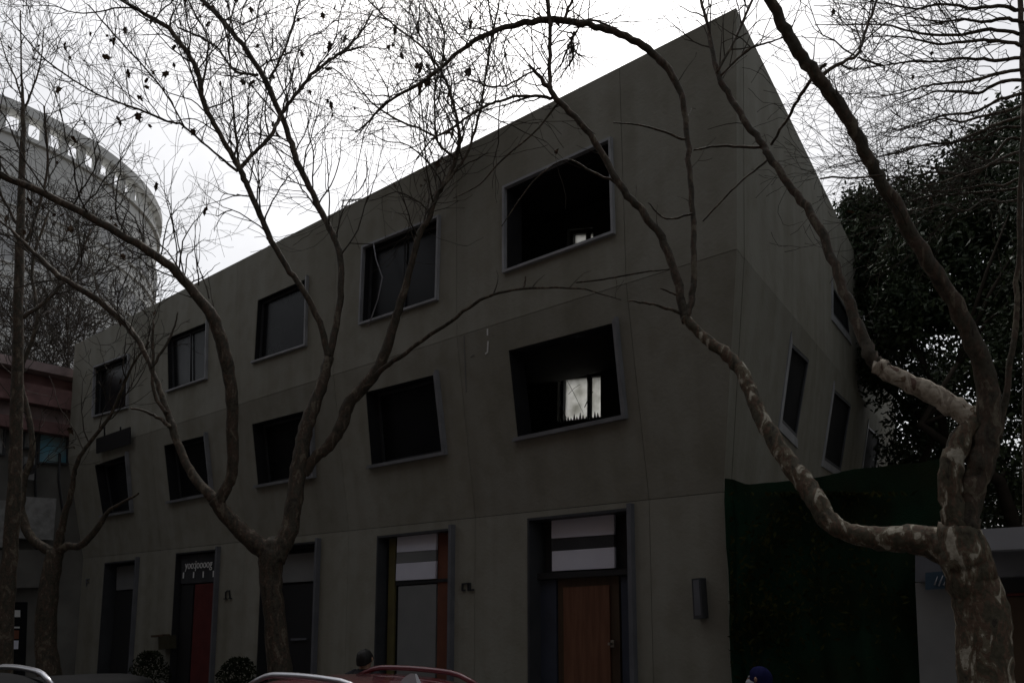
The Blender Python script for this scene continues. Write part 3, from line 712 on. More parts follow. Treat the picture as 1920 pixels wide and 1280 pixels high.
lane = empty('shade_block', FP(-13, 0, -14), 'tall plain unseen block across the side lane, added beyond the gatehouse as shade', 'building')  # unseen block added to keep light off the side wall
LN = -D
mb = MB(); q_ = FP(-13, 0, 0); mb.slab([q_ + E * -3 + Z * 15, q_ + E * 30 + Z * 15, q_ + E * 30, q_ + E * -3], D, 8); mb.build('wall', M['neighbour'], lane)
mb = MB(); mb.slab([q_ + E * -3.2 + Z * 15.4 + D * .15, q_ + E * 30.2 + Z * 15.4 + D * .15, q_ + E * 30.2 + Z * 15.001 + D * .15, q_ + E * -3.2 + Z * 15.001 + D * .15], D, 8.3); mb.build('parapet', M['gate'], lane)
for f in range(4):
    for i in range(9):
        p = q_ + E * (-1 + i * 3.5) + Z * (2 + f * 3.4) + D * .01; eh = E
        q = [p - eh * .7 + Z * .8, p + eh * .7 + Z * .8, p + eh * .7 - Z * .8, p - eh * .7 - Z * .8]
        mb = MB(); mb.ring(inset(q, D, -.08), q, D, -.02, .08); wd = mb.build('window', M['gate'], lane)
        mb = MB(); mb.slab(q, D, .01); mb.build('pane', M['glass'], wd)
opposite(-22, -6.4, 15.5, M['neighbour'], 'unseen grey brown block added across the street as shade, right of the others')
opposite(-6, 12, 17.5, M['darkbrick'], 'unseen tall dark brick block added across the street as shade, between two lower blocks')
opposite(12.4, 30, 14.5, M['charcoal'], 'unseen dark painted block added across the street as shade, left of the tall brick block')

# ------------------------------------------------------------------ bare trees
def smooth(P, per=6):                           # Catmull-Rom through (point, radius)
    out = []
    for i in range(len(P) - 1):
        p0, p1, p2, p3 = P[max(0, i - 1)], P[i], P[i + 1], P[min(len(P) - 1, i + 2)]
        for k in range(per):
            t = k / per; t2, t3 = t * t, t * t * t
            f = lambda a, b, c, d: .5 * ((2 * b) + (c - a) * t + (2 * a - 5 * b + 4 * c - d) * t2 + (3 * b - a - 3 * c + d) * t3)
            out.append((V((f(p0[0].x, p1[0].x, p2[0].x, p3[0].x), f(p0[0].y, p1[0].y, p2[0].y, p3[0].y), f(p0[0].z, p1[0].z, p2[0].z, p3[0].z))), max(.002, f(p0[1], p1[1], p2[1], p3[1]))))
    out.append(P[-1]); return out
WS = .92
def trace(pts, Y0, Y1):
    L_ = [0]
    for a, b in zip(pts, pts[1:]): L_.append(L_[-1] + math.hypot(b[0] - a[0], b[1] - a[1]))
    out = []
    for (x, y, w_), l in zip(pts, L_):
        w_ *= WS
        Y = Y0 + (Y1 - Y0) * l / L_[-1]; p = at(x, y, Y); out.append((p, w_ / 2 * Y / FPX))
    return out

class Tree:
    def __init__(s, name, base, label, tm='twig'):
        s.root = empty(name, base, label, 'tree'); s.tm = M[tm]; s.tw = MB(); s.limbs = []; s.tips = []; s.n = 0; s.rmin = .0027; s.ys = 1
    def limb(s, pts, Y0, Y1, name='branch', n=9, lump=.10, seeds=True, rough=.006, bark='bark_dark'):
        P = smooth(trace(pts, Y0 * s.ys, Y1 * s.ys), 5)
        P = [(p + V((random.gauss(0, 1), random.gauss(0, 1), random.gauss(0, 1))) * min(rough, r * .25), r * (1 + .07 * NZ.noise(p / max(r, .03) * .5))) for p, r in P]
        mb = MB(); mb.tube([p for p, r in P], [r for p, r in P], n, True, lump); mb.build(name, M[bark], s.root)
        if seeds: s.limbs.append(P)
        return P
    def twig(s, p, d, length, r, lvl, up=.05, wander=.33):
        n = max(4, int(length / .12)); pts = [p]; step = length / n; rad = [r]
        for i in range(n):
            d = (d + V((random.gauss(0, 1), random.gauss(0, 1), random.gauss(0, 1))) * wander * .55 + Z * up).normalized()
            p = p + d * step; pts.append(p); rad.append(max(s.rmin, r * (1 - .75 * (i + 1) / n)))
            if lvl > 0 and random.random() < s.dens and i > 0:
                ax = d.orthogonal().normalized(); ax.rotate(Matrix.Rotation(random.random() * TAU, 3, d))
                dd = (d * .80 + ax * random.uniform(.35, .85)).normalized()
                s.twig(p, dd, length * random.uniform(.35, .65), rad[-1] * .75, lvl - 1, up, wander)
        s.tips += pts[-2:]
        s.tw.tube(pts, rad, 3, False); s.n += 1
    def grow(s, P, i0, i1, every, length, lvl=2, dens=.45, up=.06, rmax=.014, spread=.9, bias=V((0, 0, .45))):
        s.dens = dens; N = len(P); acc = 0
        for i in range(max(1, int(i0 * N)), int(i1 * N)):
            p, r = P[i]; acc += (p - P[i - 1][0]).length
            if acc > every:
                acc = random.uniform(-.3, .3) * every; t = (p - P[i - 1][0]).normalized()
                d = (t * .75 + V((random.gauss(0, 1), random.gauss(0, .7), random.gauss(0, 1))).normalized() * spread + bias).normalized()
                s.twig(p, d, length * random.uniform(.5, 1.25), min(rmax, r * .6), lvl, up)
    def done(s, nleaf=0, ls=1.0):
        if s.tw.v: tag(s.tw.build('twigs', s.tm, s.root), kind='stuff')
        b = world_loc(s.root)
        random.shuffle(s.tips)
        for p in s.tips[:nleaf]:
            me = random.choice(LEAVES); o = link(bpy.data.objects.new('leaf', me), s.root)
            sc2 = random.choice((random.uniform(.5, .9), random.uniform(.9, 1.7))); sc2 *= ls; o.location = p - b; o.scale = (sc2,) * 3; o.rotation_euler = (random.gauss(0, .5), random.gauss(0, .5), random.random() * TAU)
LEAVES = []
for v_ in range(4):                              # shrivelled hanging plane leaves
    mb = MB(); prof = [(0, 0), (.018, -.02), (.045, -.03), (.03, -.05), (.04, -.085), (.015, -.09), (0, -.135)]
    vs = []
    for x, z in prof: vs.append((x * random.uniform(.6, 1.1), random.uniform(.005, .03), z))
    for x, z in prof[1:-1]: vs.append((-x * random.uniform(.6, 1.1), random.uniform(.005, .03), z))
    vs += [(0, -.012, z * .98) for z in (-.03, -.06, -.1)]; c0 = 12
    fs = [(0, 1, c0), (1, 2, c0), (2, 3, c0 + 1, c0), (3, 4, c0 + 1), (4, 5, c0 + 2, c0 + 1), (5, 6, c0 + 2),
          (0, c0, 7), (7, c0, 8), (8, c0, c0 + 1, 9), (9, c0 + 1, 10), (10, c0 + 1, c0 + 2, 11), (11, c0 + 2, 6)]
    me = bpy.data.meshes.new('leaf'); mb.add(vs, fs); me.from_pydata(mb.v, [], mb.f); me.materials.append(M['dead_leaf']); LEAVES.append(me)

# --- tree A : left of centre, in front of the third doorway
ya = 9.0
tA = Tree('plane_tree', V((at(525, 1275, 11).x, 11, .12)), 'bare plane tree forking low in front of the third doorway')
WS = .84; A = tA; A.ys = 11 / 9
base = at(527, 1275, ya)
A.limb([(530, 1465, 66), (527, 1380, 56), (525, 1275, 52), (515, 1160, 47), (507, 1080, 50), (512, 1030, 56), (514, 1008, 22)], ya, ya, 'trunk', 14, .08, False, bark='bark_dark')
a1 = A.limb([(512, 1050, 44), (485, 1022, 42), (455, 998, 38), (425, 965, 34), (402, 936, 32)], ya, 8.9)
a1a = A.limb([(408, 948, 26), (425, 915, 26), (437, 880, 25), (436, 820, 27), (436, 750, 28), (428, 690, 30), (415, 640, 30), (398, 595, 28), (365, 548, 23), (310, 493, 21), (240, 447, 19), (150, 397, 18), (60, 353, 17), (-30, 318, 15)], 8.9, 8.2)
a1b = A.limb([(405, 940, 26), (368, 898, 22), (342, 852, 19), (325, 805, 18), (312, 770, 16), (296, 720, 12), (268, 655, 12), (230, 602, 15), (175, 556, 15), (111, 517, 13), (64, 474, 10), (20, 430, 6), (-20, 400, 4)], 8.9, 9.6)
A.limb([(312, 775, 10), (290, 740, 8), (286, 680, 7), (288, 600, 5)], 9.05, 9.1); A.limb([(284, 690, 6), (310, 650, 6), (328, 610, 4), (333, 585, 3)], 9.06, 9.2); A.limb([(318, 800, 10), (300, 785, 8), (270, 770, 6), (245, 765, 4)], 9, 9.1)
a2 = A.limb([(516, 1050, 46), (530, 1020, 44), (545, 985, 40), (553, 920, 38), (565, 850, 36), (577, 790, 33), (600, 730, 27), (617, 670, 23)], ya, 9.3)
a2a = A.limb([(612, 690, 20), (626, 630, 17), (637, 570, 15), (640, 500, 15), (630, 455, 15), (608, 408, 15), (580, 350, 15), (557, 302, 15), (540, 250, 14), (522, 205, 14), (484, 128, 13), (433, 57, 12), (380, 0, 11), (330, -50, 9)], 9.3, 9.8)
a2b = A.limb([(615, 672, 17), (604, 618, 15), (571, 547, 14), (537, 500, 14), (504, 440, 14), (484, 396, 14), (464, 350, 14), (448, 314, 14), (420, 265, 12), (397, 225, 12), (381, 188, 12), (372, 140, 12), (355, 105, 12), (316, 54, 11), (270, 25, 9), (220, -5, 8)], 9.3, 8.9)
a2c = A.limb([(448, 318, 10), (472, 290, 9), (505, 258, 9), (524, 222, 9), (545, 190, 8), (585, 140, 8), (618, 113, 7), (650, 92, 6), (680, 55, 4), (700, 20, 3)], 9.1, 9.9)
a2d = A.limb([(446, 322, 7), (400, 285, 5), (345, 237, 5), (310, 226, 5), (260, 205, 5), (200, 185, 4), (140, 152, 4), (85, 112, 4), (40, 62, 3), (5, 20, 2)], 9.1, 8.4, n=6)
a2e = A.limb([(345, 237, 4), (312, 178, 4), (272, 128, 4), (215, 66, 4), (165, 8, 3)], 8.85, 8.5, n=6)
a2f = A.limb([(484, 140, 7), (440, 133, 6), (412, 95, 5), (385, 75, 5), (335, 52, 4)], 9.6, 9.9, n=6)
a2g = A.limb([(378, 168, 6), (387, 120, 5), (388, 70, 4), (362, 20, 4), (345, -20, 3)], 9.0, 9.2, n=6)
a2h = A.limb([(448, 306, 5), (440, 240, 5), (433, 150, 4), (430, 60, 4), (445, -10, 3)], 9.1, 9.6, n=6)
a2i = A.limb([(505, 148, 6), (535, 90, 5), (558, 15, 5), (566, -20, 4)], 9.7, 10, n=6)
a3 = A.limb([(570, 890, 22), (590, 858, 24), (615, 836, 26), (640, 800, 28), (653, 757, 29), (684, 722, 28), (714, 680, 26), (735, 620, 22), (750, 570, 19), (768, 505, 16), (786, 440, 14), (802, 413, 13), (821, 363, 12), (841, 329, 11), (855, 296, 10), (862, 258, 9), (855, 215, 7), (842, 170, 6), (825, 131, 6), (795, 92, 5), (730, 40, 4), (690, 0, 3)], 9.15, 8.6)
a3b = A.limb([(690, 718, 14), (720, 690, 12), (770, 655, 10), (830, 612, 9), (890, 570, 8), (915, 556, 7), (980, 541, 6), (1085, 541, 4), (1130, 552, 3), (1165, 562, 2)], 9.05, 7.4, n=7)
A.limb([(982, 541, 5), (985, 528, 4), (985, 518, 3)], 8.0, 8.0, n=6); A.limb([(1080, 530, 4), (1130, 524, 4), (1190, 513, 4), (1255, 505, 3)], 7.65, 7.1, n=6)
a3c = A.limb([(826, 356, 8), (850, 325, 7), (872, 295, 7), (888, 255, 6), (903, 195, 6), (914, 115, 5), (924, 60, 5), (936, 5, 4), (940, -30, 3)], 8.8, 8.5, n=7)
a3d = A.limb([(855, 296, 7), (830, 278, 6), (818, 255, 6), (815, 200, 5), (816, 165, 5), (832, 95, 4), (830, 50, 4), (806, 0, 3)], 8.75, 8.8, n=6)
a3e = A.limb([(818, 258, 6), (785, 240, 5), (745, 225, 5), (700, 195, 4), (683, 175, 3)], 8.75, 8.6, n=6)
for P, i0, ev, ln in ((a1a, .55, .17, 1.2), (a1b, .5, .22, 1.1), (a2a, .25, .2, 1.2), (a2b, .25, .2, 1.2), (a2c, .1, .16, .9), (a2d, .1, .13, .9), (a2e, .1, .13, .7), (a2f, .1, .13, .7), (a2g, .1, .14, .7), (a2h, .1, .14, .7), (a2i, .1, .14, .7),
                      (a3, .45, .16, 1.1), (a3c, .1, .12, .9), (a3d, .1, .11, .9), (a3e, .1, .11, .8)):
    A.grow(P, i0, 1, ev * .62, ln * 1.55, 2, .42)
A.grow(a3b, .4, 1, .6, .35, 1, .2)
# upright water shoots rising over the roof edge from the old left limb
for x, y, h in ((372, 535, .9), (345, 520, 1.3), (330, 508, 1.1), (392, 560, .7), (300, 485, 1.0), (405, 600, .6), (270, 465, .8)):
    A.dens = .4; A.twig(at(x, y, 8.7 * 11 / 9), V((random.uniform(-.2, .2), 0, 1)), h * 1.3, .012, 2, .08)
A.done(150, .85)

# --- tree B : big mottled trunk on the right
yb = 5.5; WS = .93
B = Tree('plane_tree', V((at(1840, 1290, yb).x, yb, .12)), 'thick mottled plane tree with crossing limbs in front of the gatehouse')
B.limb([(1856, 1680, 150), (1848, 1500, 122), (1848, 1320, 106), (1846, 1220, 100), (1838, 1140, 97), (1820, 1080, 94), (1806, 1035, 92), (1798, 995, 76), (1795, 970, 54)], yb, yb, 'trunk', 18, .05, False, bark='bark')
b1 = B.limb([(1815, 1050, 80), (1770, 1024, 74), (1715, 1012, 62), (1650, 1008, 50), (1590, 1000, 40), (1555, 978, 42), (1525, 930, 42), (1495, 890, 40), (1460, 840, 36), (1425, 778, 31), (1402, 722, 29), (1380, 682, 27), (1340, 648, 23), (1305, 620, 20), (1284, 594, 20)], yb, 7.0, bark='bark')
b1a = B.limb([(1284, 598, 19), (1298, 560, 15), (1301, 500, 13), (1299, 400, 12), (1292, 300, 12), (1284, 210, 13), (1274, 168, 14), (1245, 122, 16), (1205, 86, 16), (1150, 60, 15), (1090, 44, 14), (1025, 38, 14), (960, 48, 12), (900, 72, 10), (850, 106, 8), (800, 150, 7), (745, 180, 6), (715, 200, 5), (690, 230, 4), (665, 248, 3)], 7.0, 7.6)
b1b = B.limb([(1286, 604, 18), (1268, 520, 18), (1240, 445, 17), (1200, 392, 16), (1160, 345, 15), (1122, 275, 14), (1085, 228, 13), (1048, 190, 13), (1026, 162, 11), (1008, 140, 8), (992, 122, 5)], 7.0, 7.3)
b1c = B.limb([(1032, 170, 10), (1030, 130, 9), (1032, 60, 9), (1028, 0, 9), (1026, -40, 8)], 7.27, 7.4, n=7)
b1d = B.limb([(1042, 186, 8), (1010, 180, 7), (970, 181, 6), (930, 192, 6), (905, 202, 6), (870, 224, 5), (838, 248, 5), (812, 260, 4), (780, 300, 3)], 7.3, 7.5, n=6)
b1e = B.limb([(1015, 128, 4), (998, 134, 4), (950, 160, 4), (915, 162, 4), (880, 150, 3), (850, 160, 2)], 7.4, 7.5, n=6)
b1f = B.limb([(1058, 38, 8), (1072, 0, 6), (1084, -40, 5)], 7.4, 7.4, n=6)
b1g = B.limb([(1070, 42, 6), (1110, 38, 5), (1145, 50, 4)], 7.4, 7.3, n=6)
B.limb([(1284, 262, 6), (1240, 246, 5), (1195, 234, 4), (1150, 230, 3)], 7.1, 7.2, n=6); B.limb([(1160, 345, 6), (1110, 322, 5), (1060, 300, 3), (1000, 340, 3), (940, 425, 2)], 7.2, 7.6, n=6); B.limb([(1298, 400, 5), (1250, 410, 4), (1215, 380, 3)], 7.05, 7.1, n=6)
B.limb([(1048, 192, 5), (1000, 250, 4), (940, 300, 4), (900, 345, 3), (850, 372, 2)], 7.3, 7.6, n=6)
B.limb([(1280, 588, 8), (1240, 574, 6), (1205, 567, 5), (1176, 564, 3)], 7.0, 7.0, n=6); B.limb([(1284, 560, 7), (1262, 550, 5), (1238, 540, 3)], 7.0, 7.05, n=6)
b2 = B.limb([(1822, 1085, 52), (1806, 1030, 54), (1790, 960, 50), (1783, 890, 47), (1798, 835, 47), (1826, 792, 46), (1815, 775, 42)], yb, 5.45, n=12, bark='bark')
B.limb([(1836, 805, 40), (1800, 770, 43), (1755, 743, 41), (1700, 715, 37), (1660, 695, 34), (1645, 685, 31)], 5.45, 5.60, n=12, bark='bark_pale', seeds=False, lump=.05)
b2a = B.limb([(1665, 698, 32), (1650, 688, 32), (1634, 668, 28), (1614, 620, 23), (1590, 560, 21), (1558, 480, 19), (1520, 402, 18), (1480, 345, 16), (1445, 296, 15), (1430, 270, 14), (1400, 232, 14), (1370, 182, 13), (1344, 134, 12), (1330, 60, 8), (1314, 0, 6), (1308, -40, 5)], 5.59, 6.6, n=11)
b2b = B.limb([(1832, 1095, 46), (1818, 1025, 50), (1815, 965, 48), (1828, 905, 50), (1846, 845, 52), (1854, 775, 48), (1842, 685, 40), (1800, 592, 35), (1742, 492, 31), (1682, 392, 28), (1645, 330, 26), (1620, 278, 26), (1588, 220, 26), (1545, 160, 27), (1505, 108, 26), (1474, 58, 24), (1442, 0, 22), (1415, -50, 20)], 5.5, 5.0, n=12, bark='bark_dark')
b3 = B.limb([(1525, 150, 10), (1545, 138, 9), (1580, 116, 8), (1606, 106, 7), (1616, 80, 7), (1630, 40, 6), (1646, -5, 5)], 5.1, 5.2, n=7)
b3a = B.limb([(1548, 120, 9), (1528, 142, 8), (1500, 180, 8), (1478, 220, 7), (1445, 272, 6)], 5.15, 6.0, n=7)
b3b = B.limb([(1608, 108, 5), (1630, 116, 4), (1656, 124, 4), (1658, 135, 3)], 5.2, 5.25, n=6)
b3c = B.limb([(1345, 135, 7), (1385, 60, 6), (1410, 0, 6)], 6.3, 6.4, n=6)
b3d = B.limb([(1352, 140, 6), (1330, 160, 4), (1280, 167, 4)], 6.3, 6.8, n=6) if False else None
b3e = B.limb([(1440, 278, 6), (1395, 276, 6), (1345, 274, 5), (1300, 282, 4)], 6.2, 6.4, n=6)
b3f = B.limb([(1352, 142, 5), (1400, 95, 5), (1440, 80, 4), (1470, 70, 3)], 6.3, 6.2, n=6)
b3g = B.limb([(1440, 300, 5), (1390, 340, 4), (1345, 385, 4), (1318, 415, 3)], 6.2, 6.5, n=6)
b4 = B.limb([(1868, 820, 18), (1885, 740, 14), (1900, 640, 12), (1908, 500, 10), (1914, 350, 8), (1918, 200, 6)], 5.4, 5.2, n=8)
b5 = B.limb([(1538, 335, 4), (1560, 332, 4), (1600, 334, 4), (1655, 328, 5)], 5.3, 5.1, n=6)
for P, i0, ev, ln in ((b1a, .5, .10, .8), (b1c, .05, .12, .7), (b1d, .05, .09, .7), (b1e, .05, .09, .6), (b1b, .75, .12, .6), (b1f, .1, .12, .6), (b1g, .1, .1, .5), (b2a, .82, .12, .55), (b3, .2, .12, .6), (b3b, .1, .1, .4), (b3c, .1, .13, .5), (b3f, .1, .12, .4)):
    B.grow(P, i0, 1, ev * .50, ln * 1.5, 2, .42, rmax=.008)
B.grow(b2b, .45, .95, .3, .5, 2, .3, rmax=.006); B.grow(b1a, .05, .45, .45, .4, 1, .3, rmax=.006); B.grow(b2a, .45, .8, .4, .4, 1, .3, rmax=.006); B.grow(b1b, .1, .7, .5, .35, 1, .3, rmax=.006)
# clump of dead growth on the arching branch
for _ in range(26):
    B.dens = .5; B.twig(at(random.gauss(1072, 6), random.gauss(75, 16), 7.4), V((random.gauss(0, .5), random.gauss(0, .5), -.6)).normalized(), .35, .009, 1, -.05, .5)
B.done(26, .55)

# --- tree C : slim forked tree by the left end, and the straight slender one at the picture's edge
C = Tree('plane_tree', V((at(95, 1280, 15.8).x, 15.8, .12)), 'slim forked bare tree by the left end of the concrete building')
C.limb([(98, 1350, 52), (95, 1280, 46), (86, 1200, 40), (92, 1100, 37), (104, 1030, 32)], 15.8, 15.8, 'trunk', 10, .08, False)
c1 = C.limb([(104, 1035, 24), (125, 1024, 16), (152, 1022, 14), (186, 985, 12), (207, 955, 8), (260, 925, 4)], 15.8, 15.4)
c2 = C.limb([(108, 1040, 20), (112, 1010, 18), (118, 980, 14), (135, 915, 11), (140, 880, 9), (160, 840, 8), (200, 790, 7), (225, 740, 6), (245, 690, 5), (280, 640, 4)], 15.8, 15)
c3 = C.limb([(98, 1035, 20), (60, 1010, 18), (40, 960, 18), (44, 900, 14), (60, 850, 12), (55, 780, 10), (40, 700, 9), (70, 600, 8), (60, 500, 6), (90, 400, 5)], 15.8, 16)
for P, i0 in ((c3, .3), (c2, .5)): C.rmin = .005; C.grow(P, i0, 1, .2, 1.6, 3, .34, rmax=.014)
C.done(10)
Dt = Tree('slender_tree', V((at(10, 1280, 13).x, 13, .12)), 'straight slender tree trunk rising before the round tower')
Dt.limb([(0, 1420, 40), (8, 1200, 34), (18, 1040, 30), (28, 900, 27), (32, 700, 23), (36, 500, 19), (40, 350, 15), (43, 220, 9), (40, 130, 4), (38, 20, 3)], 13, 13, 'trunk', 10, .06, False)
d1_ = Dt.limb([(36, 480, 8), (70, 400, 6), (90, 300, 5), (82, 200, 4)], 13, 13.3, n=6); d2_ = Dt.limb([(38, 430, 8), (10, 380, 6), (-20, 320, 5)], 13, 13, n=6); d3_ = Dt.limb([(42, 215, 5), (60, 170, 4), (76, 120, 3), (82, 60, 2)], 13, 13.2, n=6)
d4_ = Dt.limb([(42, 190, 4), (30, 150, 4), (12, 110, 3), (0, 70, 2)], 13, 13.2, n=6)
d5_ = Dt.limb([(34, 600, 9), (90, 560, 7), (140, 500, 5), (170, 430, 4)], 13, 13.6, n=6)
for P, ln in ((d1_, 1.3), (d2_, 1.2), (d3_, .9), (d4_, .9), (d5_, 1.5)): Dt.rmin = .005; Dt.grow(P, .1, 1, .12, ln, 3, .4, rmax=.012)
Dt.done(8)

# --- dense bare trees standing between the street and the tower
def bare_tree(x, Y, h, label, seed, n0=9):
    random.seed(seed)
    p0 = horiz(x); p0 = p0 * (Y / p0.y)
    t = Tree('bare_tree', V((p0.x, p0.y, 0)), label, 'pale_twig'); b = V((p0.x, p0.y, 0))
    P = [(b + V((random.gauss(0, .12) * k, random.gauss(0, .12) * k, h * .62 * k / 5)), .16 * (1 - k * .13)) for k in range(6)]
    mb = MB(); mb.tube([p for p, r in P], [r for p, r in P], 8); mb.build('trunk', M['pale_twig'], t.root)
    t.dens = .5; t.rmin = .010
    for k in range(n0):
        p, r = P[2 + k % 4]; a = k * 2.4 + random.random(); d = V((math.cos(a) * .8, math.sin(a) * .8, random.uniform(.3, 1.0))).normalized()
        Q = [(p, r * .55)]
        for i in range(7):
            d = (d + V((random.gauss(0, .18), random.gauss(0, .18), random.gauss(.05, .15)))).normalized(); Q.append((Q[-1][0] + d * h * .072, r * .55 * (1 - (i + 1) / 8.5)))
        mb = MB(); mb.tube([q for q, r in Q], [r for q, r in Q], 6); mb.build('branch', M['pale_twig'], t.root)
        Q = smooth(Q, 4); t.grow(Q, .1, 1, .15, h * .13, 3, .40, rmax=.024, spread=1.1)
    t.done(0)
bare_tree(80, 26, 14.6, 'dense bare tree in front of the round tower, nearer the concrete building', 3)
bare_tree(-60, 24, 14.6, 'dense bare tree in front of the round tower, at the far edge', 5)
bare_tree(185, 31, 12.8, 'farther bare tree rising behind the left end of the concrete roof', 8, 8)

# --- tree with level drooping branches at the upper right
random.seed(21)
H = Tree('bare_tree', V((at(1925, 1144, 8.5).x, 8.5, 0)), 'bare tree with long level branches reaching in at the top right')
H.limb([(1950, 1600, 40), (1940, 1144, 36), (1930, 700, 26), (1924, 300, 18), (1921, 150, 14), (1915, 60, 12), (1912, -30, 10)], 8.5, 8.5, 'trunk', 8, .06, False)
for k in range(17):
    y0 = 20 + k * 22; lx = random.uniform(230, 430) * (1 if k < 11 else .75); sag = random.uniform(10, 55) * (1 if k < 5 else 2.0)
    pts = [(1921, y0, 9 - k * .25)]
    for i in range(1, 7):
        f = i / 6; pts.append((1921 - lx * f, y0 + sag * f * (1.2 - .3 * f) * (k / 8 if k < 8 else 1) + random.gauss(0, 6) - (20 * f if k < 4 else 0), max(1.5, (8 - k * .2) * (1 - f) + 1.6)))
    P = H.limb(pts, 8.5 + random.uniform(-.1, .1), 8.5 + random.uniform(-1.2, 1.2), n=6)
    H.grow(P, .05, 1, .10, 1.0, 2, .45, rmax=.007, bias=V((-.5, 0, .05)), up=.01)
H.done(6, .7)

# ------------------------------------------------------------------ evergreens on the right, behind the building
def evergreen(x, Y, clumps, label, seed, nl, size):
    random.seed(seed)
    p0 = horiz(x); b = p0 * (Y / p0.y); b.z = 0
    root = empty('evergreen_tree', b, label, 'tree', 'evergreens behind the side wall')
    tm = MB(); top = max(at(cx, cy, Y).z for cx, cy, *_ in clumps) * .62
    tp = [(b + V((random.gauss(0, .1) * k, random.gauss(0, .1) * k, top * k / 6)), .2 * (1 - k / 7.5)) for k in range(7)]
    tm.tube([p for p, r in tp], [r for p, r in tp], 8); tm.build('trunk', M['dark_bark'], root)
    lf = MB(); tot = sum(c[2] * c[3] for c in clumps)
    for cx, cy, rx, ry in clumps:
        c = at(cx, cy, Y); a, h = rx * Y / FPX, ry * Y / FPX
        q = min(tp, key=lambda t_: abs(t_[0].z - (c.z - h * .6)))
        br = MB(); br.tube([q[0], q[0].lerp(c, .4) + Z * .1, q[0].lerp(c, .7)], [.05, .03, .012], 5); br.build('branch', M['dark_bark'], root)
        n = int(nl * rx * ry / tot)
        subs = []
        for _ in range(max(6, n // 60)):
            d = V((random.gauss(0, 1), random.gauss(0, 1), random.gauss(0, 1))).normalized() * (random.random() ** .45)
            subs.append(c + V((d.x * a, d.y * a, d.z * h)))
        for _ in range(n):
            s0 = random.choice(subs); p = s0 + V((random.gauss(0, 1), random.gauss(0, 1), random.gauss(0, .7))) * .20
            leaf_quads(lf, p, size)
    tag(lf.build('foliage', M['leaf'], root), kind='stuff')
evergreen(1790, 15, [(1800, 420, 100, 80), (1740, 470, 80, 80), (1860, 330, 70, 70), (1900, 430, 80, 80), (1780, 560, 110, 80), (1700, 600, 70, 80), (1870, 560, 80, 90), (1800, 330, 50, 50), (1890, 260, 45, 55), (1840, 290, 45, 45), (1900, 210, 22, 34)], 'tall dark evergreen with the highest crown behind the thick tree trunk', 31, 27000, .13)
evergreen(1680, 17, [(1655, 440, 55, 70), (1620, 410, 40, 50), (1600, 470, 40, 90), (1650, 560, 60, 90), (1690, 480, 60, 80), (1660, 680, 60, 80), (1700, 380, 45, 50), (1725, 760, 60, 90), (1740, 370, 50, 55), (1650, 390, 50, 50), (1590, 390, 25, 40)], 'dark evergreen rising just past the end of the concrete side wall', 32, 23000, .125)
evergreen(1900, 13, [(1890, 640, 70, 80), (1930, 520, 60, 80), (1850, 700, 70, 70), (1910, 760, 60, 80), (1900, 880, 60, 70), (1950, 380, 60, 90), (1930, 290, 50, 60)], 'dark evergreen at the right edge above the gatehouse roof', 33, 14000, .10)
evergreen(1790, 19, [(1780, 830, 90, 90), (1850, 870, 80, 90), (1720, 880, 80, 90), (1780, 960, 110, 80), (1890, 960, 80, 60), (1770, 700, 60, 70)], 'low dark evergreen behind the green netting and gatehouse', 34, 17000, .14)
evergreen(2230, 13, [(2200, 500, 200, 170), (2250, 750, 220, 200), (2150, 950, 160, 160), (2300, 300, 180, 150)], 'evergreen added out of view beyond the gatehouse as shade', 35, 14000, .2)  # unseen tree added to darken the side wall

# ------------------------------------------------------------------ shrubs by the wall
def shrub(px, py, label, seed, hh=1.05):
    random.seed(seed); p = fh(px, 1144, 0, .45); p.z = .12
    o = empty('shrub', p, label, 'shrub', 'shrubs against the concrete wall'); mb = MB(); st = MB()
    for _ in range(9):
        d = V((random.gauss(0, .3), random.gauss(0, .3), 1)).normalized(); st.tube([p, p + d * hh * .8], [.012, .005], 5)
    for _ in range(1500):
        f = random.random() ** .6; a = random.random() * TAU; r_ = .5 * math.sqrt(random.random()) * math.sqrt(max(0, 1 - (f * .96) ** 2.2))
        leaf_quads(mb, p + V((math.cos(a) * r_, math.sin(a) * r_, .08 + f * (hh - .08))), .07)
    st.build('stems', M['twig'], o); tag(mb.build('foliage', M['shrub'], o), kind='stuff')
shrub(286, 1235, 'low dark shrub against the wall left of the red doorway, under the letter box', 41, 1.12); shrub(452, 1240, 'low dark shrub against the wall left of the forked plane tree trunk', 42, 1.12)

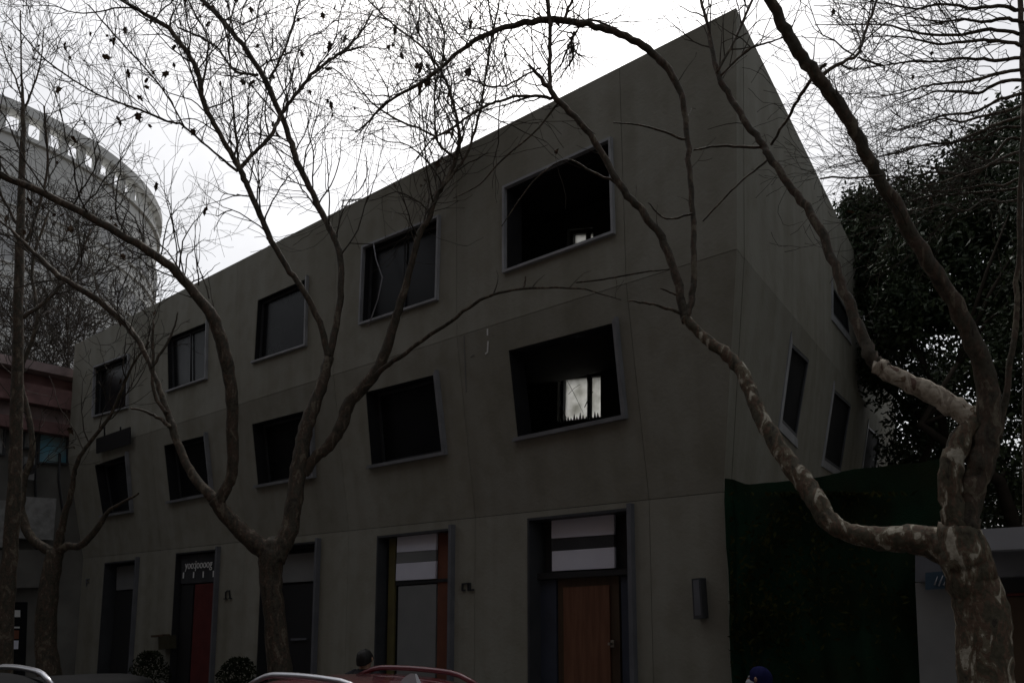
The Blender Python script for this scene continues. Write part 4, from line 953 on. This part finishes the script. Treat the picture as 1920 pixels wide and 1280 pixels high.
# ------------------------------------------------------------------ cars
def superring(cx, a, b, z, n=28, e=3.2, fn=None):
    out = []
    for k in range(n):
        t = TAU * k / n; c, s_ = math.cos(t), math.sin(t)
        x = cx + a * math.copysign(abs(c) ** (2 / e), c); y = b * math.copysign(abs(s_) ** (2 / e), s_)
        out.append(V((x, y, z(x) if callable(z) else z)))
    return out
def loft(rings, cap0=False, cap1=False):
    mb = MB(); n = len(rings[0]); vs = [p for r_ in rings for p in r_]
    fs = [(i * n + k, i * n + (k + 1) % n, (i + 1) * n + (k + 1) % n, (i + 1) * n + k) for i in range(len(rings) - 1) for k in range(n)]
    if cap0: fs.append(tuple(range(n - 1, -1, -1)))
    if cap1: fs.append(tuple((len(rings) - 1) * n + k for k in range(n)))
    return mb.add(vs, fs, True)
def make_car(loc, head, label, pm, suv=True, roofm=None, chrome=False, rails=False):
    rz = math.atan2(head.y, head.x)
    c = empty('parked_car', loc, label, 'car', 'cars on the street', rz)
    rh = 1.50 if suv else 1.42; belt = .96 if suv else .90; hood = .92 if suv else .84; Lh = 2.15 if suv else 2.3
    tailz = belt - .02 if suv else belt - .05
    st = []
    for x in [-Lh, -Lh + .12, -1.7, -1.2, -.5, .2, .8, 1.3, 1.8, Lh - .1, Lh]:
        e = abs(x) / Lh; wd = .90 * (1 - .16 * e ** 6) ; zt = (tailz if x < -.6 else belt if x < .7 else belt - (belt - hood) * min(1, (x - .7) / .4) - .10 * max(0, (x - 1.2) / 1.0))
        if x in (-Lh, Lh): wd *= .92; zt -= .18
        zl = .22 + (.12 if e > .9 else 0)
        st.append([V((x, -wd * .86, zl)), V((x, -wd, zl + .18)), V((x, -wd, zt - .22)), V((x, -wd * .93, zt)), V((x, 0, zt + .03)), V((x, wd * .93, zt)), V((x, wd, zt - .22)), V((x, wd, zl + .18)), V((x, wd * .86, zl))])
    loft(st, True, True).local('body', M[pm], c)
    x0, x1 = (-1.98, .98) if suv else (-1.75, .95); rx0, rx1 = (-1.72, .22) if suv else (-1.0, .12)
    cx, a = (x0 + x1) / 2, (x1 - x0) / 2; rcx, ra = (rx0 + rx1) / 2, (rx1 - rx0) / 2
    rz_ = lambda x: rh - .055 - .05 * ((x - rcx) / ra) ** 2
    loft([superring(cx, a, .84, belt - .02, e=4.5), superring((cx + rcx) / 2, (a + ra) / 2 + .02, .775, (belt + rh) / 2 - .03, e=4.2), superring(rcx, ra, .66, rz_, e=3.6)], False, True).local('cabin_glass', M['carglass'], c)
    loft([superring(rcx, ra + .03, .685, lambda x: rz_(x) - .03, e=3.6), superring(rcx, ra + .02, .68, lambda x: rz_(x) + .012, e=3.6), superring(rcx, ra - .14, .54, lambda x: rz_(x) + .045, e=3.2), superring(rcx, ra * .5, .25, lambda x: rz_(x) + .06, e=2.5)], False, True).local('roof', M[roofm or pm], c)
    for sy in (-1, 1):
        for (xa, xb) in ((x1 - .08, rx1 - .02), (-.42, -.48), (x0 + .12, rx0 + .05)):
            m_ = MB(); m_.tube([V((xa, sy * .815, belt)), V(((xa + xb) / 2, sy * .765, (belt + rh) / 2)), V((xb, sy * .665, rz_(xb)))], [.045, .04, .04], 6); m_.local('pillar', M[pm], c)
        if rails:
            m_ = MB(); N_ = 14; pts = []
            for i in range(N_ + 1):
                f = i / N_; x = rx0 + .10 + (rx1 - rx0 - .22) * f; lift = .075 * min(1, 5.5 * min(f, 1 - f) + .05); pts.append(V((x, sy * .62, rz_(x) + .02 + lift)))
            m_.tube(pts, [.02] + [.027] * (N_ - 1) + [.02], 8); m_.local('roof_rail', M['silverrail' if sy > 0 or pm == 'blackpaint' else pm], c)  # far rail takes the body colour, its darker reflection put into the paint
        if chrome:
            m_ = MB(); pts = []
            for i in range(15):
                f = i / 14; x = x0 + .2 + (x1 - x0 - .35) * f; zz = belt + .04 + (rh - belt - .15) * min(1, 1.7 * math.sin(math.pi * f) ** .8); pts.append(V((x, sy * (.83 - .15 * (zz - belt) / (rh - belt)) , zz)))
            m_.tube(pts, [.022] * 15, 6); m_.local('window_trim', M['chrome'], c)
        m_ = MB(); m_.box((.72, sy * .98, belt + .06), .16, .2, .13); m_.local('mirror', M[pm], c)
        m_ = MB(); m_.box((Lh - .12, sy * .66, .74), .18, .34, .15); m_.local('headlight', M['headlamp'], c)
        m_ = MB(); m_.box((-Lh + .06, sy * .72, .88), .14, .26, .2); m_.local('tail_light', M['carlight'], c)
        for xx in (-1.3, 1.35):
            t_ = MB(); pr = [(.20, -.10), (.31, -.11), (.335, -.06), (.335, .06), (.31, .11), (.20, .10)]
            t_.lathe(pr, 20); o = t_.local('tyre', M['tyre'], c); o.location = (xx, sy * .80, .335); o.rotation_euler = (R(90), 0, 0)
            r2 = MB(); r2.lathe([(.01, -.09), (.20, -.10), (.2, .10), (.01, .09)], 16); r2.local('rim', M['metal'], o)
    if suv:
        f_ = MB(); fp = [(-.11, 0, 0), (.12, 0, 0), (.06, 0, .055), (0, 0, .085), (-.06, 0, .085)]
        L2 = [V((x, -.028 * (1 - z * 8), z)) for x, y, z in fp] + [V((x, .028 * (1 - z * 8), z)) for x, y, z in fp]
        f_.add(L2, [(4, 3, 2, 1, 0), (5, 6, 7, 8, 9)] + [(i, (i + 1) % 5, 5 + (i + 1) % 5, 5 + i) for i in range(5)], False)
        o = f_.local('antenna_fin', M['silverpaint'], c); o.location = (rx0 + .32, 0, rz_(rx0 + .32) + .055)
        sp_ = loft([[V((rx0 + .02, y, rz_(rx0) + .015)), V((rx0 - .24, y * .97, rz_(rx0) - .005 - .03 * abs(y))), V((rx0 - .25, y * .97, rz_(rx0) - .035 - .03 * abs(y))), V((rx0 + .02, y, rz_(rx0) - .03))] for y in [-.66 + .132 * i for i in range(11)]], True, True)
        o = sp_.local('spoiler', M[pm], c)
        b_ = MB(); b_.box((rx0 - .2, 0, rz_(rx0) + .005), .1, .16, .03); b_.local('brake_light', M['carlight'], c)
    return c
random.seed(77)
CARK = 5.75
def carpos(px, k):
    P = O + OUT * k; p = hit(px, 1144, P, NIN); p.z = .004; return p
make_car(carpos(592, 3.75), D, 'dark red car with silver roof rails, in front of the doorway with an orange strip', 'redpaint', True, None, False, True)
make_car(carpos(120, 5.0), D, 'black sedan with a plain roof before the leftmost doorway', 'blackpaint', False)
make_car(carpos(-135, 6.2), D, 'black car with a bright silver roof rail at the bottom left corner', 'blackpaint', True, None, False, True)

# ------------------------------------------------------------------ people
def person(loc, face, label, top, bottom, h=1.66, hood=None, mask=False):
    rz = math.atan2(face.y, face.x); o = empty('person', loc, label, 'person', None, rz, h / 1.7)
    J = {'pel': ((0, 0, .95), .145), 'wai': ((0, 0, 1.08), .13), 'che': ((.01, 0, 1.28), .15), 'nek': ((0, 0, 1.44), .06), 'ch2': ((0, 0, 1.39), .11), 'he0': ((.015, 0, 1.53), .075), 'he1': ((.02, 0, 1.60), .092), 'he2': ((.01, 0, 1.655), .075)}
    ed = [('pel', 'wai'), ('wai', 'che'), ('che', 'ch2'), ('ch2', 'nek'), ('nek', 'he0'), ('he0', 'he1'), ('he1', 'he2')]
    for s_, n_ in ((1, 'l'), (-1, 'r')):
        J.update({n_ + 'hip': ((0, .09 * s_, .88), .095), n_ + 'kne': ((.03, .10 * s_, .49), .062), n_ + 'ank': ((-.01, .10 * s_, .09), .045), n_ + 'toe': ((.15, .11 * s_, .04), .038),
                  n_ + 'sho': ((0, .17 * s_, 1.37), .068), n_ + 'elb': ((-.02, .235 * s_, 1.08), .047), n_ + 'wri': ((.05, .24 * s_, .84), .030), n_ + 'pal': ((.07, .24 * s_, .77), .034)})
        ed += [('pel', n_ + 'hip'), (n_ + 'hip', n_ + 'kne'), (n_ + 'kne', n_ + 'ank'), (n_ + 'ank', n_ + 'toe'), ('ch2', n_ + 'sho'), (n_ + 'sho', n_ + 'elb'), (n_ + 'elb', n_ + 'wri'), (n_ + 'wri', n_ + 'pal')]
        for i, (dx, ln) in enumerate(((-.024, .075), (-.008, .088), (.009, .092), (.025, .078))):
            J[f'{n_}f{i}'] = ((.075 + dx, .245 * s_, .73), .0095); J[f'{n_}g{i}'] = ((.09 + dx, .235 * s_, .73 - ln * .55), .0085); J[f'{n_}h{i}'] = ((.095 + dx, .225 * s_, .73 - ln), .0075)
            ed += [(n_ + 'pal', f'{n_}f{i}'), (f'{n_}f{i}', f'{n_}g{i}'), (f'{n_}g{i}', f'{n_}h{i}')]
        J[n_ + 'th'] = ((.105, .225 * s_, .755), .010); J[n_ + 'ti'] = ((.115, .215 * s_, .715), .009); ed += [(n_ + 'pal', n_ + 'th'), (n_ + 'th', n_ + 'ti')]
    ks = list(J); me = bpy.data.meshes.new('body'); me.from_pydata([J[k][0] for k in ks], [(ks.index(a), ks.index(b)) for a, b in ed], [])
    b = link(bpy.data.objects.new('body', me), o); md = b.modifiers.new('skin', 'SKIN'); md.use_smooth_shade = True
    if not me.skin_vertices: me.attributes.new('skin', 'FLOAT', 'POINT')
    for i, k in enumerate(ks):
        v = me.skin_vertices[0].data[i]; v.radius = (J[k][1],) * 2; v.use_root = (k == 'pel')
    ss = b.modifiers.new('sub', 'SUBSURF'); ss.levels = 1; ss.render_levels = 1
    me.materials.append(M['skin'])
    j = MB(); j.lathe([(.19, .82), (.185, .95), (.165, 1.1), (.20, 1.28), (.20, 1.38), (.14, 1.44), (.085, 1.485)], 20)
    for i, v in enumerate(j.v): j.v[i] = (v[0] * .72, v[1] * 1.0, v[2])
    for s_ in (1, -1): j.tube([(0, .10 * s_, 1.40), (0, .175 * s_, 1.37), (-.01, .21 * s_, 1.24), (-.02, .237 * s_, 1.08), (.05, .242 * s_, .86)], [.09, .098, .08, .066, .05], 12)
    j.local('jacket', top, o)
    t = MB()
    for s_ in (1, -1): t.tube([(0, .08 * s_, .93), (0, .09 * s_, .86), (.03, .1 * s_, .49), (-.01, .1 * s_, .10)], [.115, .12, .085, .07], 12)
    t.local('trousers', bottom, o)
    for s_ in (1, -1):
        sh_ = MB(); sh_.tube([(-.07, .1 * s_, .05), (.05, .105 * s_, .05), (.19, .11 * s_, .035)], [.052, .055, .04], 10); sh_.local('shoe', M['black'], o)
        e_ = MB(); e_.tube([(.0, .088 * s_, 1.625), (.0, .10 * s_, 1.60), (.005, .09 * s_, 1.57)], [.012, .018, .01], 6); e_.local('ear', M['skin'], o)
        y_ = MB(); y_.lathe([(.001, -.012), (.009, -.008), (.012, 0), (.009, .008), (.001, .012)], 8, (.098, .034 * s_, 1.615)); y_.local('eye', M['mask'], o)
    n_ = MB(); n_.tube([(.10, 0, 1.625), (.125, 0, 1.585), (.10, 0, 1.575)], [.008, .016, .012], 6); n_.local('nose', M['skin'], o)
    m_ = MB(); m_.box((.098, 0, 1.548), .012, .045, .012); m_.local('mouth', M['red'], o)
    hm = MB(); rows = 9
    hv = []
    for i in range(rows):
        ph = math.pi * .62 * i / (rows - 1)
        for k in range(18):
            a = TAU * k / 18; rr = .108 + (random.random() - .5) * .008
            back = .055 * max(0, -math.cos(a)) if not hood else .03
            front_cut = 1 if math.cos(a) < .5 or i < 5 else .88
            hv.append((-.002 + math.sin(ph) * math.cos(a) * (rr + .008) * front_cut, math.sin(ph) * math.sin(a) * rr * .95, 1.612 + math.cos(ph) * rr - (back if i == rows - 1 else 0)))
    hf = [(i * 18 + k, i * 18 + (k + 1) % 18, (i + 1) * 18 + (k + 1) % 18, (i + 1) * 18 + k) for i in range(rows - 1) for k in range(18)]
    hm.add(hv, hf, True); hm.local('hood' if hood else 'hair', hood or M['hair'], o)
    if mask:
        k_ = MB(); k_.tube([(.02, .098, 1.56), (.085, .065, 1.555), (.112, 0, 1.555), (.085, -.065, 1.555), (.02, -.098, 1.56)], [.015, .034, .040, .034, .015], 8); k_.local('face_mask', M['mask'], o)
    return o
p1 = at(684, 1228, 9.0); person((p1.x, p1.y, .12), D * .4 + NIN, 'person with short black hair seen from behind, past the red car', M['darkcloth'], M['jeans'], 1.54)
p2 = at(1424, 1246, 7.0); person((p2.x, p2.y, .12), D, 'person in a dark blue hood before the green netting', M['bluecloth'], M['darkcloth'], 1.49, M['bluecloth'], True)
